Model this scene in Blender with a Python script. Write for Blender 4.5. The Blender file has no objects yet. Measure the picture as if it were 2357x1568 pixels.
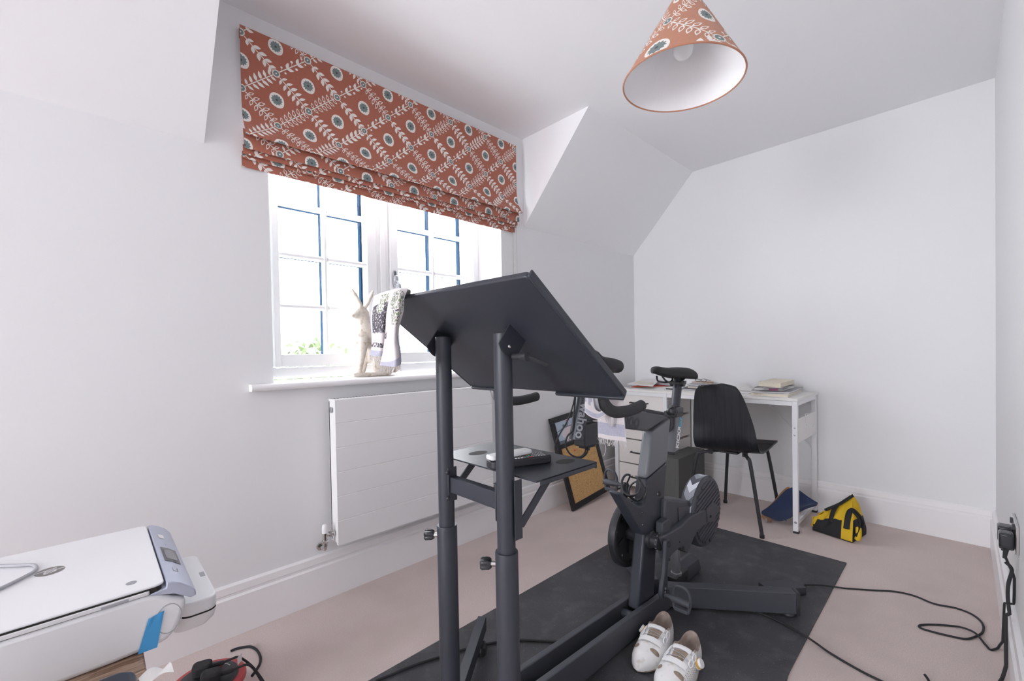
import bpy, bmesh, math, random
from mathutils import Vector, Matrix
rnd = random.Random(7)
SC = bpy.context.scene
COL = SC.collection
PI = math.pi
V = Vector
# ------------------------------------------------------------------ room frame
# x: away from the far wall along the window wall, y: away from the window wall, z: up (metres)
CAM = V((3.26418, 1.90124, 1.04286))
RIGHT = V((-0.71914476, 0.69461694, -0.01838804))
UP = V((-0.02365906, 0.00197024, 0.99971814))
FWD = V((-0.69445738, -0.71937711, -0.0150171))
FPX, CX, CY = 1000.6071, 1178.5, 822.5828
H, W, Z1, Y2 = 2.3565, 2.0181, 1.8131, 0.5027
XD, XD2 = 1.3047, 2.9549
XW1, XW2, SILL = 2.749, 1.5017, 0.935
XB = 8.0  # room lengthened to here so the added back window fills evenly

def P(u, v, ax, val):
    """the point of a known plane of the room seen at a place of the photograph"""
    r = RIGHT * ((u - CX) / FPX) + UP * (-(v - CY) / FPX) + FWD
    i = 'xyz'.index(ax)
    return CAM + r * ((val - CAM[i]) / r[i])

# ------------------------------------------------------------------ materials
def mat(name, col, rough=0.5, metal=0.0, bump=0.0, bscale=200.0, var=0.0, vscale=30.0, spec=0.5, coat=0.0, sheen=0.0, trans=0.0):
    m = bpy.data.materials.new(name); m.use_nodes = True
    nt = m.node_tree; b = nt.nodes['Principled BSDF']
    c = (col[0], col[1], col[2], 1)
    b.inputs['Base Color'].default_value = c
    b.inputs['Roughness'].default_value = rough
    b.inputs['Metallic'].default_value = metal
    b.inputs['Specular IOR Level'].default_value = spec
    if coat: b.inputs['Coat Weight'].default_value = coat
    if sheen: b.inputs['Sheen Weight'].default_value = sheen
    if trans: b.inputs['Transmission Weight'].default_value = trans
    tc = nt.nodes.new('ShaderNodeTexCoord')
    if var > 0:
        n = nt.nodes.new('ShaderNodeTexNoise'); n.inputs['Scale'].default_value = vscale; n.inputs['Detail'].default_value = 4
        nt.links.new(tc.outputs['Object'], n.inputs['Vector'])
        r = nt.nodes.new('ShaderNodeValToRGB')
        r.color_ramp.elements[0].position = 0.3; r.color_ramp.elements[1].position = 0.7
        r.color_ramp.elements[0].color = tuple(x * (1 - var) for x in c[:3]) + (1,)
        r.color_ramp.elements[1].color = tuple(min(1, x * (1 + var)) for x in c[:3]) + (1,)
        nt.links.new(n.outputs['Fac'], r.inputs['Fac']); nt.links.new(r.outputs['Color'], b.inputs['Base Color'])
    if bump > 0:
        n2 = nt.nodes.new('ShaderNodeTexNoise'); n2.inputs['Scale'].default_value = bscale; n2.inputs['Detail'].default_value = 3
        nt.links.new(tc.outputs['Object'], n2.inputs['Vector'])
        bp = nt.nodes.new('ShaderNodeBump'); bp.inputs['Strength'].default_value = bump; bp.inputs['Distance'].default_value = 0.002
        nt.links.new(n2.outputs['Fac'], bp.inputs['Height']); nt.links.new(bp.outputs['Normal'], b.inputs['Normal'])
    return m

def speckle(m, col, scale, lo, hi):
    """mix small flecks of another colour into a material"""
    nt = m.node_tree; b = nt.nodes['Principled BSDF']
    tc = nt.nodes.new('ShaderNodeTexCoord'); n = nt.nodes.new('ShaderNodeTexNoise')
    n.inputs['Scale'].default_value = scale; n.inputs['Detail'].default_value = 2
    nt.links.new(tc.outputs['Object'], n.inputs['Vector'])
    r = nt.nodes.new('ShaderNodeValToRGB'); r.color_ramp.elements[0].position = lo; r.color_ramp.elements[1].position = hi
    nt.links.new(n.outputs['Fac'], r.inputs['Fac'])
    mx = nt.nodes.new('ShaderNodeMix'); mx.data_type = 'RGBA'
    nt.links.new(r.outputs['Color'], mx.inputs['Factor'])
    ins = [i for i in mx.inputs if i.type == 'RGBA']
    src = b.inputs['Base Color']
    if src.is_linked: nt.links.new(src.links[0].from_socket, ins[0])
    else: ins[0].default_value = src.default_value
    ins[1].default_value = (*col, 1)
    out = [o for o in mx.outputs if o.type == 'RGBA'][0]
    nt.links.new(out, src)
    return m

def wood(name, c1, c2, rough=0.5, scale=8.0, stretch=(12, 12, 1), bump=0.0):
    m = bpy.data.materials.new(name); m.use_nodes = True
    nt = m.node_tree; b = nt.nodes['Principled BSDF']; b.inputs['Roughness'].default_value = rough
    tc = nt.nodes.new('ShaderNodeTexCoord'); mp = nt.nodes.new('ShaderNodeMapping'); mp.inputs['Scale'].default_value = stretch
    n = nt.nodes.new('ShaderNodeTexNoise'); n.inputs['Scale'].default_value = scale; n.inputs['Detail'].default_value = 6; n.inputs['Distortion'].default_value = 0.6
    r = nt.nodes.new('ShaderNodeValToRGB')
    r.color_ramp.elements[0].position = 0.35; r.color_ramp.elements[1].position = 0.65
    r.color_ramp.elements[0].color = (*c1, 1); r.color_ramp.elements[1].color = (*c2, 1)
    nt.links.new(tc.outputs['Object'], mp.inputs['Vector']); nt.links.new(mp.outputs['Vector'], n.inputs['Vector'])
    nt.links.new(n.outputs['Fac'], r.inputs['Fac']); nt.links.new(r.outputs['Color'], b.inputs['Base Color'])
    if bump:
        bp = nt.nodes.new('ShaderNodeBump'); bp.inputs['Strength'].default_value = bump; bp.inputs['Distance'].default_value = 0.002
        nt.links.new(n.outputs['Fac'], bp.inputs['Height']); nt.links.new(bp.outputs['Normal'], b.inputs['Normal'])
    return m

M = {}
M['wall'] = mat('wall_paint', (.785, .785, .795), .6, bump=.03, bscale=300)
M['ceiling'] = mat('ceiling_paint', (.89, .887, .905), .7, bump=.03, bscale=300)
M['trim'] = mat('trim_paint', (.84, .825, .835), .35)
M['upvc'] = mat('window_frame_white', (.84, .845, .85), .3)
M['carpet'] = speckle(mat('carpet_pile', (.655, .545, .515), .95, bump=.7, bscale=700, var=.10, vscale=260, sheen=.2, spec=.1), (.575, .475, .44), 3.5, .45, .8)
M['matr'] = speckle(speckle(mat('rubber_mat', (.056, .056, .063), .55, bump=.9, bscale=420, var=.22, vscale=5, spec=.5), (.11, .11, .118), 14, .52, .85), (.34, .34, .34), 260, .70, .76)
M['black'] = mat('black_powder_coat', (.034, .038, .051), .42, bump=.08, bscale=900)
M['blackp'] = mat('black_plastic', (.028, .029, .034), .45)
M['rubber'] = mat('black_rubber', (.024, .024, .027), .8)
M['grip'] = mat('handlebar_tape', (.032, .032, .036), .75, bump=.5, bscale=900)
M['gloss'] = mat('gloss_black_knob', (.03, .032, .036), .18)
M['char'] = mat('charcoal_plastic', (.058, .061, .074), .5, bump=.05, bscale=800)
M['grey'] = mat('satin_grey_metal', (.17, .175, .195), .42, metal=.25)
M['tube'] = mat('top_tube_grey', (.085, .088, .098), .45, metal=.2)
M['alu'] = mat('brushed_aluminium', (.42, .43, .46), .32, metal=.8)
M['chainm'] = mat('bead_chain_metal', (.36, .33, .28), .35, metal=.6)
M['chrome'] = mat('chrome', (.62, .61, .60), .15, metal=1)
M['white'] = mat('white_paint', (.82, .815, .82), .35)
M['whitep'] = mat('white_plastic', (.80, .80, .815), .3)
M['whitem'] = mat('white_metal', (.80, .80, .82), .35)
M['lam'] = mat('white_laminate', (.80, .785, .765), .45)
M['drawer'] = mat('drawer_board', (.78, .745, .72), .5)
M['darkbox'] = mat('dark_grey_case', (.10, .10, .095), .6, bump=.15, bscale=600)
M['terra'] = mat('terracotta_linen', (.41, .145, .098), .85, bump=.35, bscale=900, var=.10, vscale=500, sheen=.15, spec=.2)
M['terral'] = mat('terracotta_linen_shade', (.48, .225, .145), .85, bump=.35, bscale=900, var=.10, vscale=500, sheen=.15, spec=.2)
M['print'] = mat('cream_print', (.82, .78, .74), .85)
M['sage'] = mat('sage_grey_print', (.19, .235, .235), .85)
M['slate'] = mat('slate_print', (.07, .085, .09), .85)
M['lining'] = mat('white_shade_lining', (.88, .87, .88), .6)
M['bulb'] = mat('frosted_bulb', (.80, .80, .80), .25)
M['stone'] = speckle(mat('weathered_plaster', (.66, .60, .53), .85, bump=.9, bscale=90, var=.12, vscale=60), (.33, .25, .17), 60, .52, .78)
M['cork'] = speckle(mat('cork', (.60, .37, .155), .9, bump=.3, bscale=400, var=.22, vscale=150), (.33, .17, .06), 110, .58, .74)
M['frame'] = mat('black_wood_frame', (.012, .012, .014), .4)
M['chairw'] = wood('black_stained_ply', (.006, .007, .009), (.017, .019, .025), .42, 6, (3, 14, .6), .25)
M['brownw'] = wood('rustic_brown_wood', (.14, .07, .04), (.42, .30, .22), .6, 10, (2, 14, 14), .3)
M['navy'] = mat('navy_neoprene', (.018, .032, .085), .9, bump=.3, bscale=600, sheen=.3)
M['leather'] = mat('tan_leather', (.36, .16, .055), .55, bump=.2, bscale=300)
M['yellow'] = mat('yellow_canvas', (.66, .42, .012), .75, bump=.3, bscale=500)
M['bagblk'] = mat('black_canvas', (.014, .014, .016), .8, bump=.3, bscale=500)
M['red'] = mat('red_plastic', (.46, .055, .060), .35)
M['redb'] = mat('bright_red', (.75, .03, .03), .35)
M['blue'] = mat('blue_plastic', (.01, .08, .6), .4)
M['orange'] = mat('amber_plastic', (.8, .35, .02), .4)
M['teal'] = mat('green_plastic', (.02, .4, .3), .4)
M['tape'] = mat('blue_masking_tape', (.06, .34, .68), .5)
M['silver'] = mat('silver_blue_plastic', (.46, .49, .60), .35, metal=.15)
M['lcd'] = mat('printer_screen', (.19, .19, .20), .25)
M['lcdf'] = mat('printer_screen_rim', (.075, .075, .08), .3)
M['logo'] = mat('grey_logo', (.20, .185, .175), .4)
M['dark'] = mat('dark_gap', (.02, .018, .017), .8)
M['cyan'] = mat('cyan_letter', (.07, .47, .68), .5)
M['paper'] = mat('paper', (.80, .785, .77), .9)
M['cream'] = mat('cream_paper', (.74, .68, .56), .9, var=.06, vscale=120)
M['bookblk'] = mat('dark_cover', (.03, .028, .05), .5)
M['bookgr'] = mat('grey_cover', (.40, .40, .43), .5)
M['bookor'] = mat('orange_red_cover', (.72, .10, .05), .45)
M['pink'] = mat('pink_sticker', (.85, .30, .52), .6)
M['shoew'] = speckle(mat('white_shoe', (.78, .77, .765), .38), (.50, .44, .36), 40, .58, .82)
M['shoeg'] = mat('taupe_lining', (.36, .29, .255), .9, bump=.4, bscale=300, var=.2, vscale=60)
M['tongue'] = mat('brown_mesh', (.30, .235, .18), .9, bump=.5, bscale=500, var=.3, vscale=70)
M['wovenw'] = mat('white_woven_cotton', (.80, .76, .77), .95, bump=.6, bscale=500, sheen=.3)
M['skyblue'] = mat('pale_blue_art', (.44, .52, .62), .7)
M['pig'] = mat('pale_pink_art', (.70, .62, .64), .7)
M['slateart'] = mat('slate_art', (.16, .18, .23), .7)
M['glow'] = mat('amber_ring', (.75, .42, .03), .35)
M['leaf'] = mat('hedge_leaf', (.040, .060, .018), .8, var=.3, vscale=3)
M['bark'] = mat('bark', (.16, .11, .07), .9)
# glass pane: mostly clear, a little mirror at grazing angles
g = bpy.data.materials.new('window_glass'); g.use_nodes = True; nt = g.node_tree
for n_ in list(nt.nodes): nt.nodes.remove(n_)
o_ = nt.nodes.new('ShaderNodeOutputMaterial'); t_ = nt.nodes.new('ShaderNodeBsdfTransparent'); gl_ = nt.nodes.new('ShaderNodeBsdfGlossy')
gl_.inputs['Roughness'].default_value = .02; fr_ = nt.nodes.new('ShaderNodeFresnel'); fr_.inputs['IOR'].default_value = 1.45
mx_ = nt.nodes.new('ShaderNodeMixShader')
ge_ = nt.nodes.new('ShaderNodeNewGeometry'); ml_ = nt.nodes.new('ShaderNodeMath'); ml_.operation = 'SUBTRACT'; ml_.use_clamp = True
nt.links.new(fr_.outputs[0], ml_.inputs[0]); nt.links.new(ge_.outputs['Backfacing'], ml_.inputs[1]); nt.links.new(ml_.outputs[0], mx_.inputs[0]); nt.links.new(t_.outputs[0], mx_.inputs[1]); nt.links.new(gl_.outputs[0], mx_.inputs[2]); nt.links.new(mx_.outputs[0], o_.inputs[0])
M['glass'] = g

# ------------------------------------------------------------------ mesh building
def catmull(pts, n=8, closed=False):
    pts = [V(p) for p in pts]
    out = []; L = len(pts)
    rng = range(L) if closed else range(L - 1)
    for i in rng:
        if closed: a, b, c, d = pts[(i - 1) % L], pts[i], pts[(i + 1) % L], pts[(i + 2) % L]
        else: a, b, c, d = pts[max(i - 1, 0)], pts[i], pts[i + 1], pts[min(i + 2, L - 1)]
        for k in range(n):
            t = k / n
            out.append(0.5 * ((2 * b) + (c - a) * t + (2 * a - 5 * b + 4 * c - d) * t * t + (3 * b - a - 3 * c + d) * t ** 3))
    if not closed: out.append(pts[-1])
    return out

def perp(d):
    d = d.normalized()
    a = V((0, 0, 1)) if abs(d.z) < .9 else V((1, 0, 0))
    u = d.cross(a).normalized(); return u, u.cross(d).normalized()

class MB:
    def __init__(s): s.v = []; s.f = []; s.m = []
    def add(s, vs, fs, mi=0):
        b = len(s.v); s.v += [V(p) for p in vs]
        for f in fs: s.f.append([b + i for i in f]); s.m.append(mi)
        return s
    def obox(s, c, ax, mi=0):
        c = V(c); x, y, z = [V(a) for a in ax]
        vs = [c + x * i + y * j + z * k for i in (-1, 1) for j in (-1, 1) for k in (-1, 1)]
        return s.add(vs, [(0, 1, 3, 2), (4, 6, 7, 5), (0, 4, 5, 1), (2, 3, 7, 6), (0, 2, 6, 4), (1, 5, 7, 3)], mi)
    def box(s, lo, hi, mi=0):
        lo, hi = V(lo), V(hi); h = (hi - lo) / 2
        return s.obox((lo + hi) / 2, ((h.x, 0, 0), (0, h.y, 0), (0, 0, h.z)), mi)
    def bar(s, a, b, w, h, up=(0, 0, 1), mi=0):
        a, b = V(a), V(b); d = (b - a) / 2; sd = d.cross(V(up)).normalized(); u2 = sd.cross(d).normalized()
        return s.obox((a + b) / 2, (d, sd * w / 2, u2 * h / 2), mi)
    def prism(s, poly, ext, mi=0):
        """poly: 3d points of a flat outline, ext: extrusion vector"""
        poly = [V(p) for p in poly]; e = V(ext); n = len(poly)
        vs = poly + [p + e for p in poly]
        fs = [list(range(n))[::-1], list(range(n, 2 * n))] + [(i, (i + 1) % n, n + (i + 1) % n, n + i) for i in range(n)]
        return s.add(vs, fs, mi)
    def tube(s, pts, r, n=10, closed=False, mi=0, flat=1.0, upv=None):
        pts = [V(p) for p in pts]; L = len(pts)
        rs = r if isinstance(r, (list, tuple)) else [r] * L
        vs = []; u = None
        for i, p in enumerate(pts):
            if closed: d = pts[(i + 1) % L] - pts[i - 1]
            else: d = pts[min(i + 1, L - 1)] - pts[max(i - 1, 0)]
            if d.length < 1e-9: d = V((0, 0, 1))
            d.normalize()
            if u is None:
                u = perp(d)[0] if upv is None else (V(upv) - d * d.dot(V(upv))).normalized()
            else:
                u = u - d * d.dot(u)
                u = u.normalized() if u.length > 1e-6 else perp(d)[0]
            w = d.cross(u)
            for k in range(n):
                a = 2 * PI * k / n
                vs.append(p + (u * math.cos(a) + w * math.sin(a) * flat) * rs[i])
        fs = []
        for i in range(L if closed else L - 1):
            j = (i + 1) % L
            for k in range(n): fs.append((i * n + k, i * n + (k + 1) % n, j * n + (k + 1) % n, j * n + k))
        if not closed: fs += [list(range(n))[::-1], [(L - 1) * n + k for k in range(n)]]
        return s.add(vs, fs, mi)
    def cyl(s, a, b, r, n=20, r2=None, mi=0):
        return s.tube([a, b], [r, r if r2 is None else r2], n, mi=mi)
    def lathe(s, c, ax, prof, n=28, mi=0, ring=False):
        """prof: list of (radius, height along ax)"""
        c = V(c); ax = V(ax).normalized(); u, w = perp(ax); vs = []; fs = []
        for r, h in prof:
            for k in range(n):
                a = 2 * PI * k / n; vs.append(c + ax * h + (u * math.cos(a) + w * math.sin(a)) * max(r, 1e-5))
        L = len(prof)
        for i in range(L if ring else L - 1):
            j = (i + 1) % L
            for k in range(n): fs.append((i * n + k, i * n + (k + 1) % n, j * n + (k + 1) % n, j * n + k))
        if not ring: fs += [list(range(n))[::-1], [(L - 1) * n + k for k in range(n)]]
        return s.add(vs, fs, mi)
    def ball(s, c, r, mi=0, n=14, ax=((1, 0, 0), (0, 1, 0), (0, 0, 1))):
        c = V(c); r = V(r) if not isinstance(r, (int, float)) else V((r, r, r)); A = [V(a) for a in ax]
        vs = []; fs = []; m = n // 2
        for i in range(m + 1):
            t = PI * i / m
            for k in range(n):
                a = 2 * PI * k / n
                vs.append(c + A[0] * (r.x * math.sin(t) * math.cos(a)) + A[1] * (r.y * math.sin(t) * math.sin(a)) + A[2] * (r.z * math.cos(t)))
        for i in range(m):
            for k in range(n): fs.append((i * n + k, (i + 1) * n + k, (i + 1) * n + (k + 1) % n, i * n + (k + 1) % n))
        return s.add(vs, fs, mi)
    def grid(s, fn, nu, nv, mi=0, mif=None, th=0.0):
        """fn(a, b) with a, b in 0..1; th > 0 gives the sheet a thickness"""
        pts = [[V(fn(i / nu, j / nv)) for j in range(nv + 1)] for i in range(nu + 1)]
        b0 = len(s.v); K = (nu + 1) * (nv + 1)
        flat = [p for row in pts for p in row]
        ix = lambda i, j: i * (nv + 1) + j
        s.v += flat
        fs = [(ix(i, j), ix(i + 1, j), ix(i + 1, j + 1), ix(i, j + 1)) for i in range(nu) for j in range(nv)]
        cols = [(mif((i + .5) / nu, (j + .5) / nv) if mif else mi) for i in range(nu) for j in range(nv)]
        for f, c in zip(fs, cols): s.f.append([b0 + i for i in f]); s.m.append(c)
        if th:
            nrm = []
            for i in range(nu + 1):
                for j in range(nv + 1):
                    du = pts[min(i + 1, nu)][j] - pts[max(i - 1, 0)][j]; dv = pts[i][min(j + 1, nv)] - pts[i][max(j - 1, 0)]
                    q = du.cross(dv); nrm.append(q.normalized() if q.length > 1e-12 else V((0, 0, 1)))
            s.v += [p - q * th for p, q in zip(flat, nrm)]
            for f, c in zip(fs, cols): s.f.append([b0 + K + i for i in f[::-1]]); s.m.append(c)
            rim = [ix(i, 0) for i in range(nu + 1)] + [ix(nu, j) for j in range(1, nv + 1)] + [ix(i, nv) for i in range(nu - 1, -1, -1)] + [ix(0, j) for j in range(nv - 1, 0, -1)]
            for a, c in zip(rim, rim[1:] + rim[:1]): s.f.append([b0 + c, b0 + a, b0 + K + a, b0 + K + c]); s.m.append(mi)
        return s
    def build(s, name, mats, parent=None, angle=38, bevel=0.0, seg=2, sub=0, weld=False):
        me = bpy.data.meshes.new(name)
        off = V((0, 0, 0))
        p = parent
        while p is not None: off += p.location; p = p.parent
        bm = bmesh.new()
        vs = [bm.verts.new(p - off) for p in s.v]
        for f, mi in zip(s.f, s.m):
            if len(set(f)) < 3: continue
            try: fc = bm.faces.new([vs[i] for i in f]); fc.material_index = mi; fc.smooth = True
            except ValueError: pass
        if weld: bmesh.ops.remove_doubles(bm, verts=bm.verts, dist=1e-5)
        bmesh.ops.recalc_face_normals(bm, faces=bm.faces)
        bm.to_mesh(me); bm.free()
        for m in (mats if isinstance(mats, (list, tuple)) else [mats]): me.materials.append(M[m] if isinstance(m, str) else m)
        if angle < 180: me.set_sharp_from_angle(angle=math.radians(angle))
        o = bpy.data.objects.new(name, me); COL.objects.link(o)
        if parent is not None: o.parent = parent
        if bevel:
            b = o.modifiers.new('bevel', 'BEVEL'); b.width = bevel; b.segments = seg; b.limit_method = 'ANGLE'; b.angle_limit = math.radians(35)
            b.harden_normals = False
        if sub:
            q = o.modifiers.new('sub', 'SUBSURF'); q.levels = q.render_levels = sub
        return o

def build_each(mb, name, mats, parent, **kw):
    """every connected piece becomes a mesh of its own"""
    n = len(mb.v); par = list(range(n))
    def find(i):
        while par[i] != i: par[i] = par[par[i]]; i = par[i]
        return i
    key = {}
    for i, p in enumerate(mb.v):
        k = (round(p.x, 5), round(p.y, 5), round(p.z, 5))
        if k in key: par[find(i)] = find(key[k])
        else: key[k] = i
    for f in mb.f:
        for q in f[1:]: par[find(q)] = find(f[0])
    g = {}
    for f, m in zip(mb.f, mb.m): g.setdefault(find(f[0]), []).append((f, m))
    out = []
    for fs in g.values():
        k = MB(); idx = {}
        for f, m in fs:
            for q in f:
                if q not in idx: idx[q] = len(k.v); k.v.append(mb.v[q])
            k.f.append([idx[q] for q in f]); k.m.append(m)
        out.append(k.build(name, mats, parent, **kw))
    return out
def tag(o, label, cat, group=None, kind=None):
    o['label'] = label; o['category'] = cat
    if group: o['group'] = group
    if kind: o['kind'] = kind
    return o
def thing(name, label, cat, loc=(0, 0, 0), group=None):
    o = bpy.data.objects.new(name, None); COL.objects.link(o); o.location = loc; o.empty_display_size = .05
    return tag(o, label, cat, group)
def struct(o):
    o['kind'] = 'structure'; return o

def rot(v, ang, axis):
    return Matrix.Rotation(ang, 3, axis) @ V(v)

def text(s, size, m, parent, origin, xdir, ydir, name='lettering', extrude=.0004, center=False, bold=0.0, shear=0.0, sx=1.0, fit=None):
    cu = bpy.data.curves.new('t', 'FONT'); cu.body = s; cu.size = size; cu.extrude = extrude; cu.offset = bold; cu.shear = shear
    if center: cu.align_x = 'CENTER'; cu.align_y = 'CENTER'
    cu.resolution_u = 3
    to = bpy.data.objects.new('t', cu); COL.objects.link(to)
    dg = bpy.context.evaluated_depsgraph_get(); dg.update()
    me = bpy.data.meshes.new_from_object(to.evaluated_get(dg))
    bpy.data.objects.remove(to); bpy.data.curves.remove(cu)
    if fit:
        a_ = min(v.co.x for v in me.vertices); b_ = max(v.co.x for v in me.vertices); sx = fit / (b_ - a_)
        for v in me.vertices: v.co.x -= a_
    x = V(xdir).normalized(); y = V(ydir).normalized(); z = x.cross(y)
    off = V((0, 0, 0)); p = parent
    while p is not None: off += p.location; p = p.parent
    og = V(origin) - off
    for vv in me.vertices:
        c = vv.co.copy(); vv.co = og + x * (c.x * sx) + y * c.y + z * c.z
    me.name = name; me.materials.clear(); me.materials.append(M[m])
    o = bpy.data.objects.new(name, me); COL.objects.link(o)
    if parent is not None: o.parent = parent
    return o
# ------------------------------------------------------------------ room shell
T = .12
b = MB().box((-T, -.3, -.1), (XB + T, W + T, 0)); struct(b.build('floor', 'carpet'))
# window wall: strips round the window opening, low eaves outside the dormer
WT = 2.10
b = MB()
b.box((-T, -.30, 0), (XW2, 0, Z1)); b.box((XW1, -.30, 0), (XB + T, 0, Z1)); b.box((XW2, -.30, 0), (XW1, 0, SILL - .03))
b.box((XD, -.30, Z1), (XW2, 0, H + .1)); b.box((XW1, -.30, Z1), (XD2, 0, H + .1)); b.box((XW2, -.30, WT), (XW1, 0, H + .1))
struct(b.build('wall_left', 'wall'))
struct(MB().box((-T, -.3, 0), (0, W + T, H + .1)).build('wall_far', 'wall'))
struct(MB().box((-T, W, 0), (XB + T, W + T, H + .1)).build('wall_right', 'wall'))
# back wall, pushed far behind the camera, with an added window for fill light
KY0, KY1, KZ0, KZ1 = .35, 1.80, .60, 2.15
b = MB(); b.box((XB, -.3, 0), (XB + T, KY0, H + .1)); b.box((XB, KY1, 0), (XB + T, W + T, H + .1)); b.box((XB, KY0, 0), (XB + T, KY1, KZ0)); b.box((XB, KY0, KZ1), (XB + T, KY1, H + .1))
struct(b.build('wall_back', 'wall'))
w2 = bpy.data.objects.new('added_fill_window', None); COL.objects.link(w2); struct(w2); w2.location = (XB + .06, 1.07, KZ0)
b = MB()
for y0, y1, z0, z1 in ((KY0, KY0 + .05, KZ0, KZ1), (KY1 - .05, KY1, KZ0, KZ1), (KY0 + .05, KY1 - .05, KZ0, KZ0 + .05), (KY0 + .05, KY1 - .05, KZ1 - .05, KZ1), (1.05, 1.10, KZ0 + .05, KZ1 - .05)): b.box((XB + .04, y0, z0), (XB + .09, y1, z1))
b.build('window_frame', 'upvc', w2); MB().box((XB + .062, KY0 + .05, KZ0 + .05), (XB + .066, KY1 - .05, KZ1 - .05)).build('pane', 'glass', w2)
# ceiling: flat part with the dormer bay, and the two slopes beside the dormer
b = MB(); b.box((-T, Y2, H), (XB + T, W + T, H + .12)); b.box((XD - .0, -.3, H), (XD2, Y2, H + .12))
def slope(x0, x1):
    return [(x0, -.02, Z1 - .02 * (H - Z1) / Y2), (x0, Y2, H), (x0, Y2, H + .12), (x0, -.3, H + .12), (x0, -.3, Z1 - .02)], (x1 - x0, 0, 0)
for x0, x1 in ((-T, XD), (XD2, XB + T)):
    pl, e = slope(x0, x1); b.prism(pl, e)
struct(b.build('ceiling', 'ceiling', angle=20))
# baseboards with a moulded top
ZB = .1913
def skirt(name, a, c, inn):
    a, c, inn = V(a), V(c), V(inn); pr = [(0, 0), (.02, 0), (.02, .142), (.013, .149), (.013, .156), (.015, .160), (.013, .185), (.004, ZB), (0, ZB)]
    struct(MB().prism([a + inn * q + V((0, 0, z)) for q, z in pr], c - a).build(name, 'trim', angle=25))
skirt('baseboard_left', (0, 0, 0), (XB, 0, 0), (0, 1, 0))
skirt('baseboard_far', (0, 0.0, 0), (0, W, 0), (1, 0, 0))
skirt('baseboard_right', (0, W, 0), (XB, W, 0), (0, -1, 0))
# ------------------------------------------------------------------ window
wroot = bpy.data.objects.new('window_1', None); COL.objects.link(wroot); struct(wroot); wroot.location = (2.1, -.2, SILL)
YF = -.20                                   # room-side face of the casements
YB_ = -.265
b = MB()                                     # outer frame and mullion
b.box((XW2, YB_, SILL), (1.545, YF - .012, WT)); b.box((2.688, YB_, SILL), (XW1, YF - .012, WT))
b.box((1.545, YB_, SILL), (2.688, YF - .012, .985)); b.box((1.545, YB_, 2.05), (2.688, YF - .012, WT))
b.box((2.122, YB_, .985), (2.190, YF - .010, 2.05)); b.box((2.140, YF - .010, .985), (2.172, YF - .003, 2.05))
b.build('window_frame', 'upvc', wroot, bevel=.003)
def casement(x0, x1, sl, sr, handle):
    """x0 < x1; sl, sr stile widths at x0 and x1"""
    c = bpy.data.objects.new('casement', None); COL.objects.link(c); c.parent = wroot
    z0, z1, rb, rt = .989, 2.046, .055, .05
    b = MB()
    b.box((x0, YB_ + .01, z0), (x0 + sl, YF, z1)); b.box((x1 - sr, YB_ + .01, z0), (x1, YF, z1))
    b.box((x0 + sl, YB_ + .01, z0), (x1 - sr, YF, z0 + rb)); b.box((x0 + sl, YB_ + .01, z1 - rt), (x1 - sr, YF, z1))
    b.build('casement_frame', 'upvc', c, bevel=.003)
    gx0, gx1, gz0, gz1 = x0 + sl, x1 - sr, z0 + rb, z1 - rt
    xm = (gx0 + gx1) / 2
    b = MB(); d = MB()
    yb = YF - .012
    b.prism([(xm - .012, yb - .02, gz0), (xm - .012, yb - .003, gz0), (xm - .005, yb + .006, gz0), (xm + .005, yb + .006, gz0), (xm + .012, yb - .003, gz0), (xm + .012, yb - .02, gz0)], (0, 0, gz1 - gz0))
    for z in (1.263, 1.495, 1.726, 1.955):
        for xa, xc in ((gx0, xm - .012), (xm + .012, gx1)):
            b.prism([(xa, yb - .02, z - .012), (xa, yb - .003, z - .012), (xa, yb + .005, z - .005), (xa, yb + .005, z + .005), (xa, yb - .003, z + .012), (xa, yb - .02, z + .012)], (xc - xa, 0, 0))
        d.box((gx0, yb - .068, z - .006), (gx1, yb - .042, z + .006))
    b.build('glazing_bars', 'upvc', c, bevel=.0015)
    for x in (xm, gx0 + .006, gx1 - .006): d.box((x - .0055, yb - .068, gz0), (x + .0055, yb - .042, gz1))
    d.build('spacer_bars', M['spacer'], c)
    MB().box((gx0, yb - .026, gz0), (gx1, yb - .0225, gz1)).build('pane', 'glass', c)
    if handle:
        hx = 2.098; hz = 1.435
        h = MB(); h.prism([(hx + .012 * math.cos(a), YF, hz + .048 * math.sin(a) * (1 if abs(math.sin(a)) < .99 else 1)) for a in [2 * PI * k / 24 for k in range(24)]], (0, .014, 0))
        ho = h.build('handle', 'alu', c, bevel=.003)
        h = MB(); h.ball((hx + .0, YF + .022, hz - .005), (.016, .014, .026))
        h.tube(catmull([(hx, YF + .024, hz - .01), (hx - .006, YF + .045, hz - .035), (hx - .006, YF + .05, hz - .075), (hx - .004, YF + .046, hz - .14)], 6), [.012, .011, .010, .0095, .009, .009] * 3 + [.008], 10, flat=.7)
        h.build('lever', 'alu', ho); MB().box((hx - .006, YF + .013, hz + .012), (hx + .006, YF + .0155, hz + .04)).build('button', 'slate', ho)
M['spacer'] = mat('dark_blue_spacer', (.008, .022, .045), 1.0, spec=0.0)  # blue of the reflected sky put into the matte base colour
casement(1.549, 2.118, .066, .046, True)
casement(2.194, 2.684, .052, .026, False)
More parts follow.
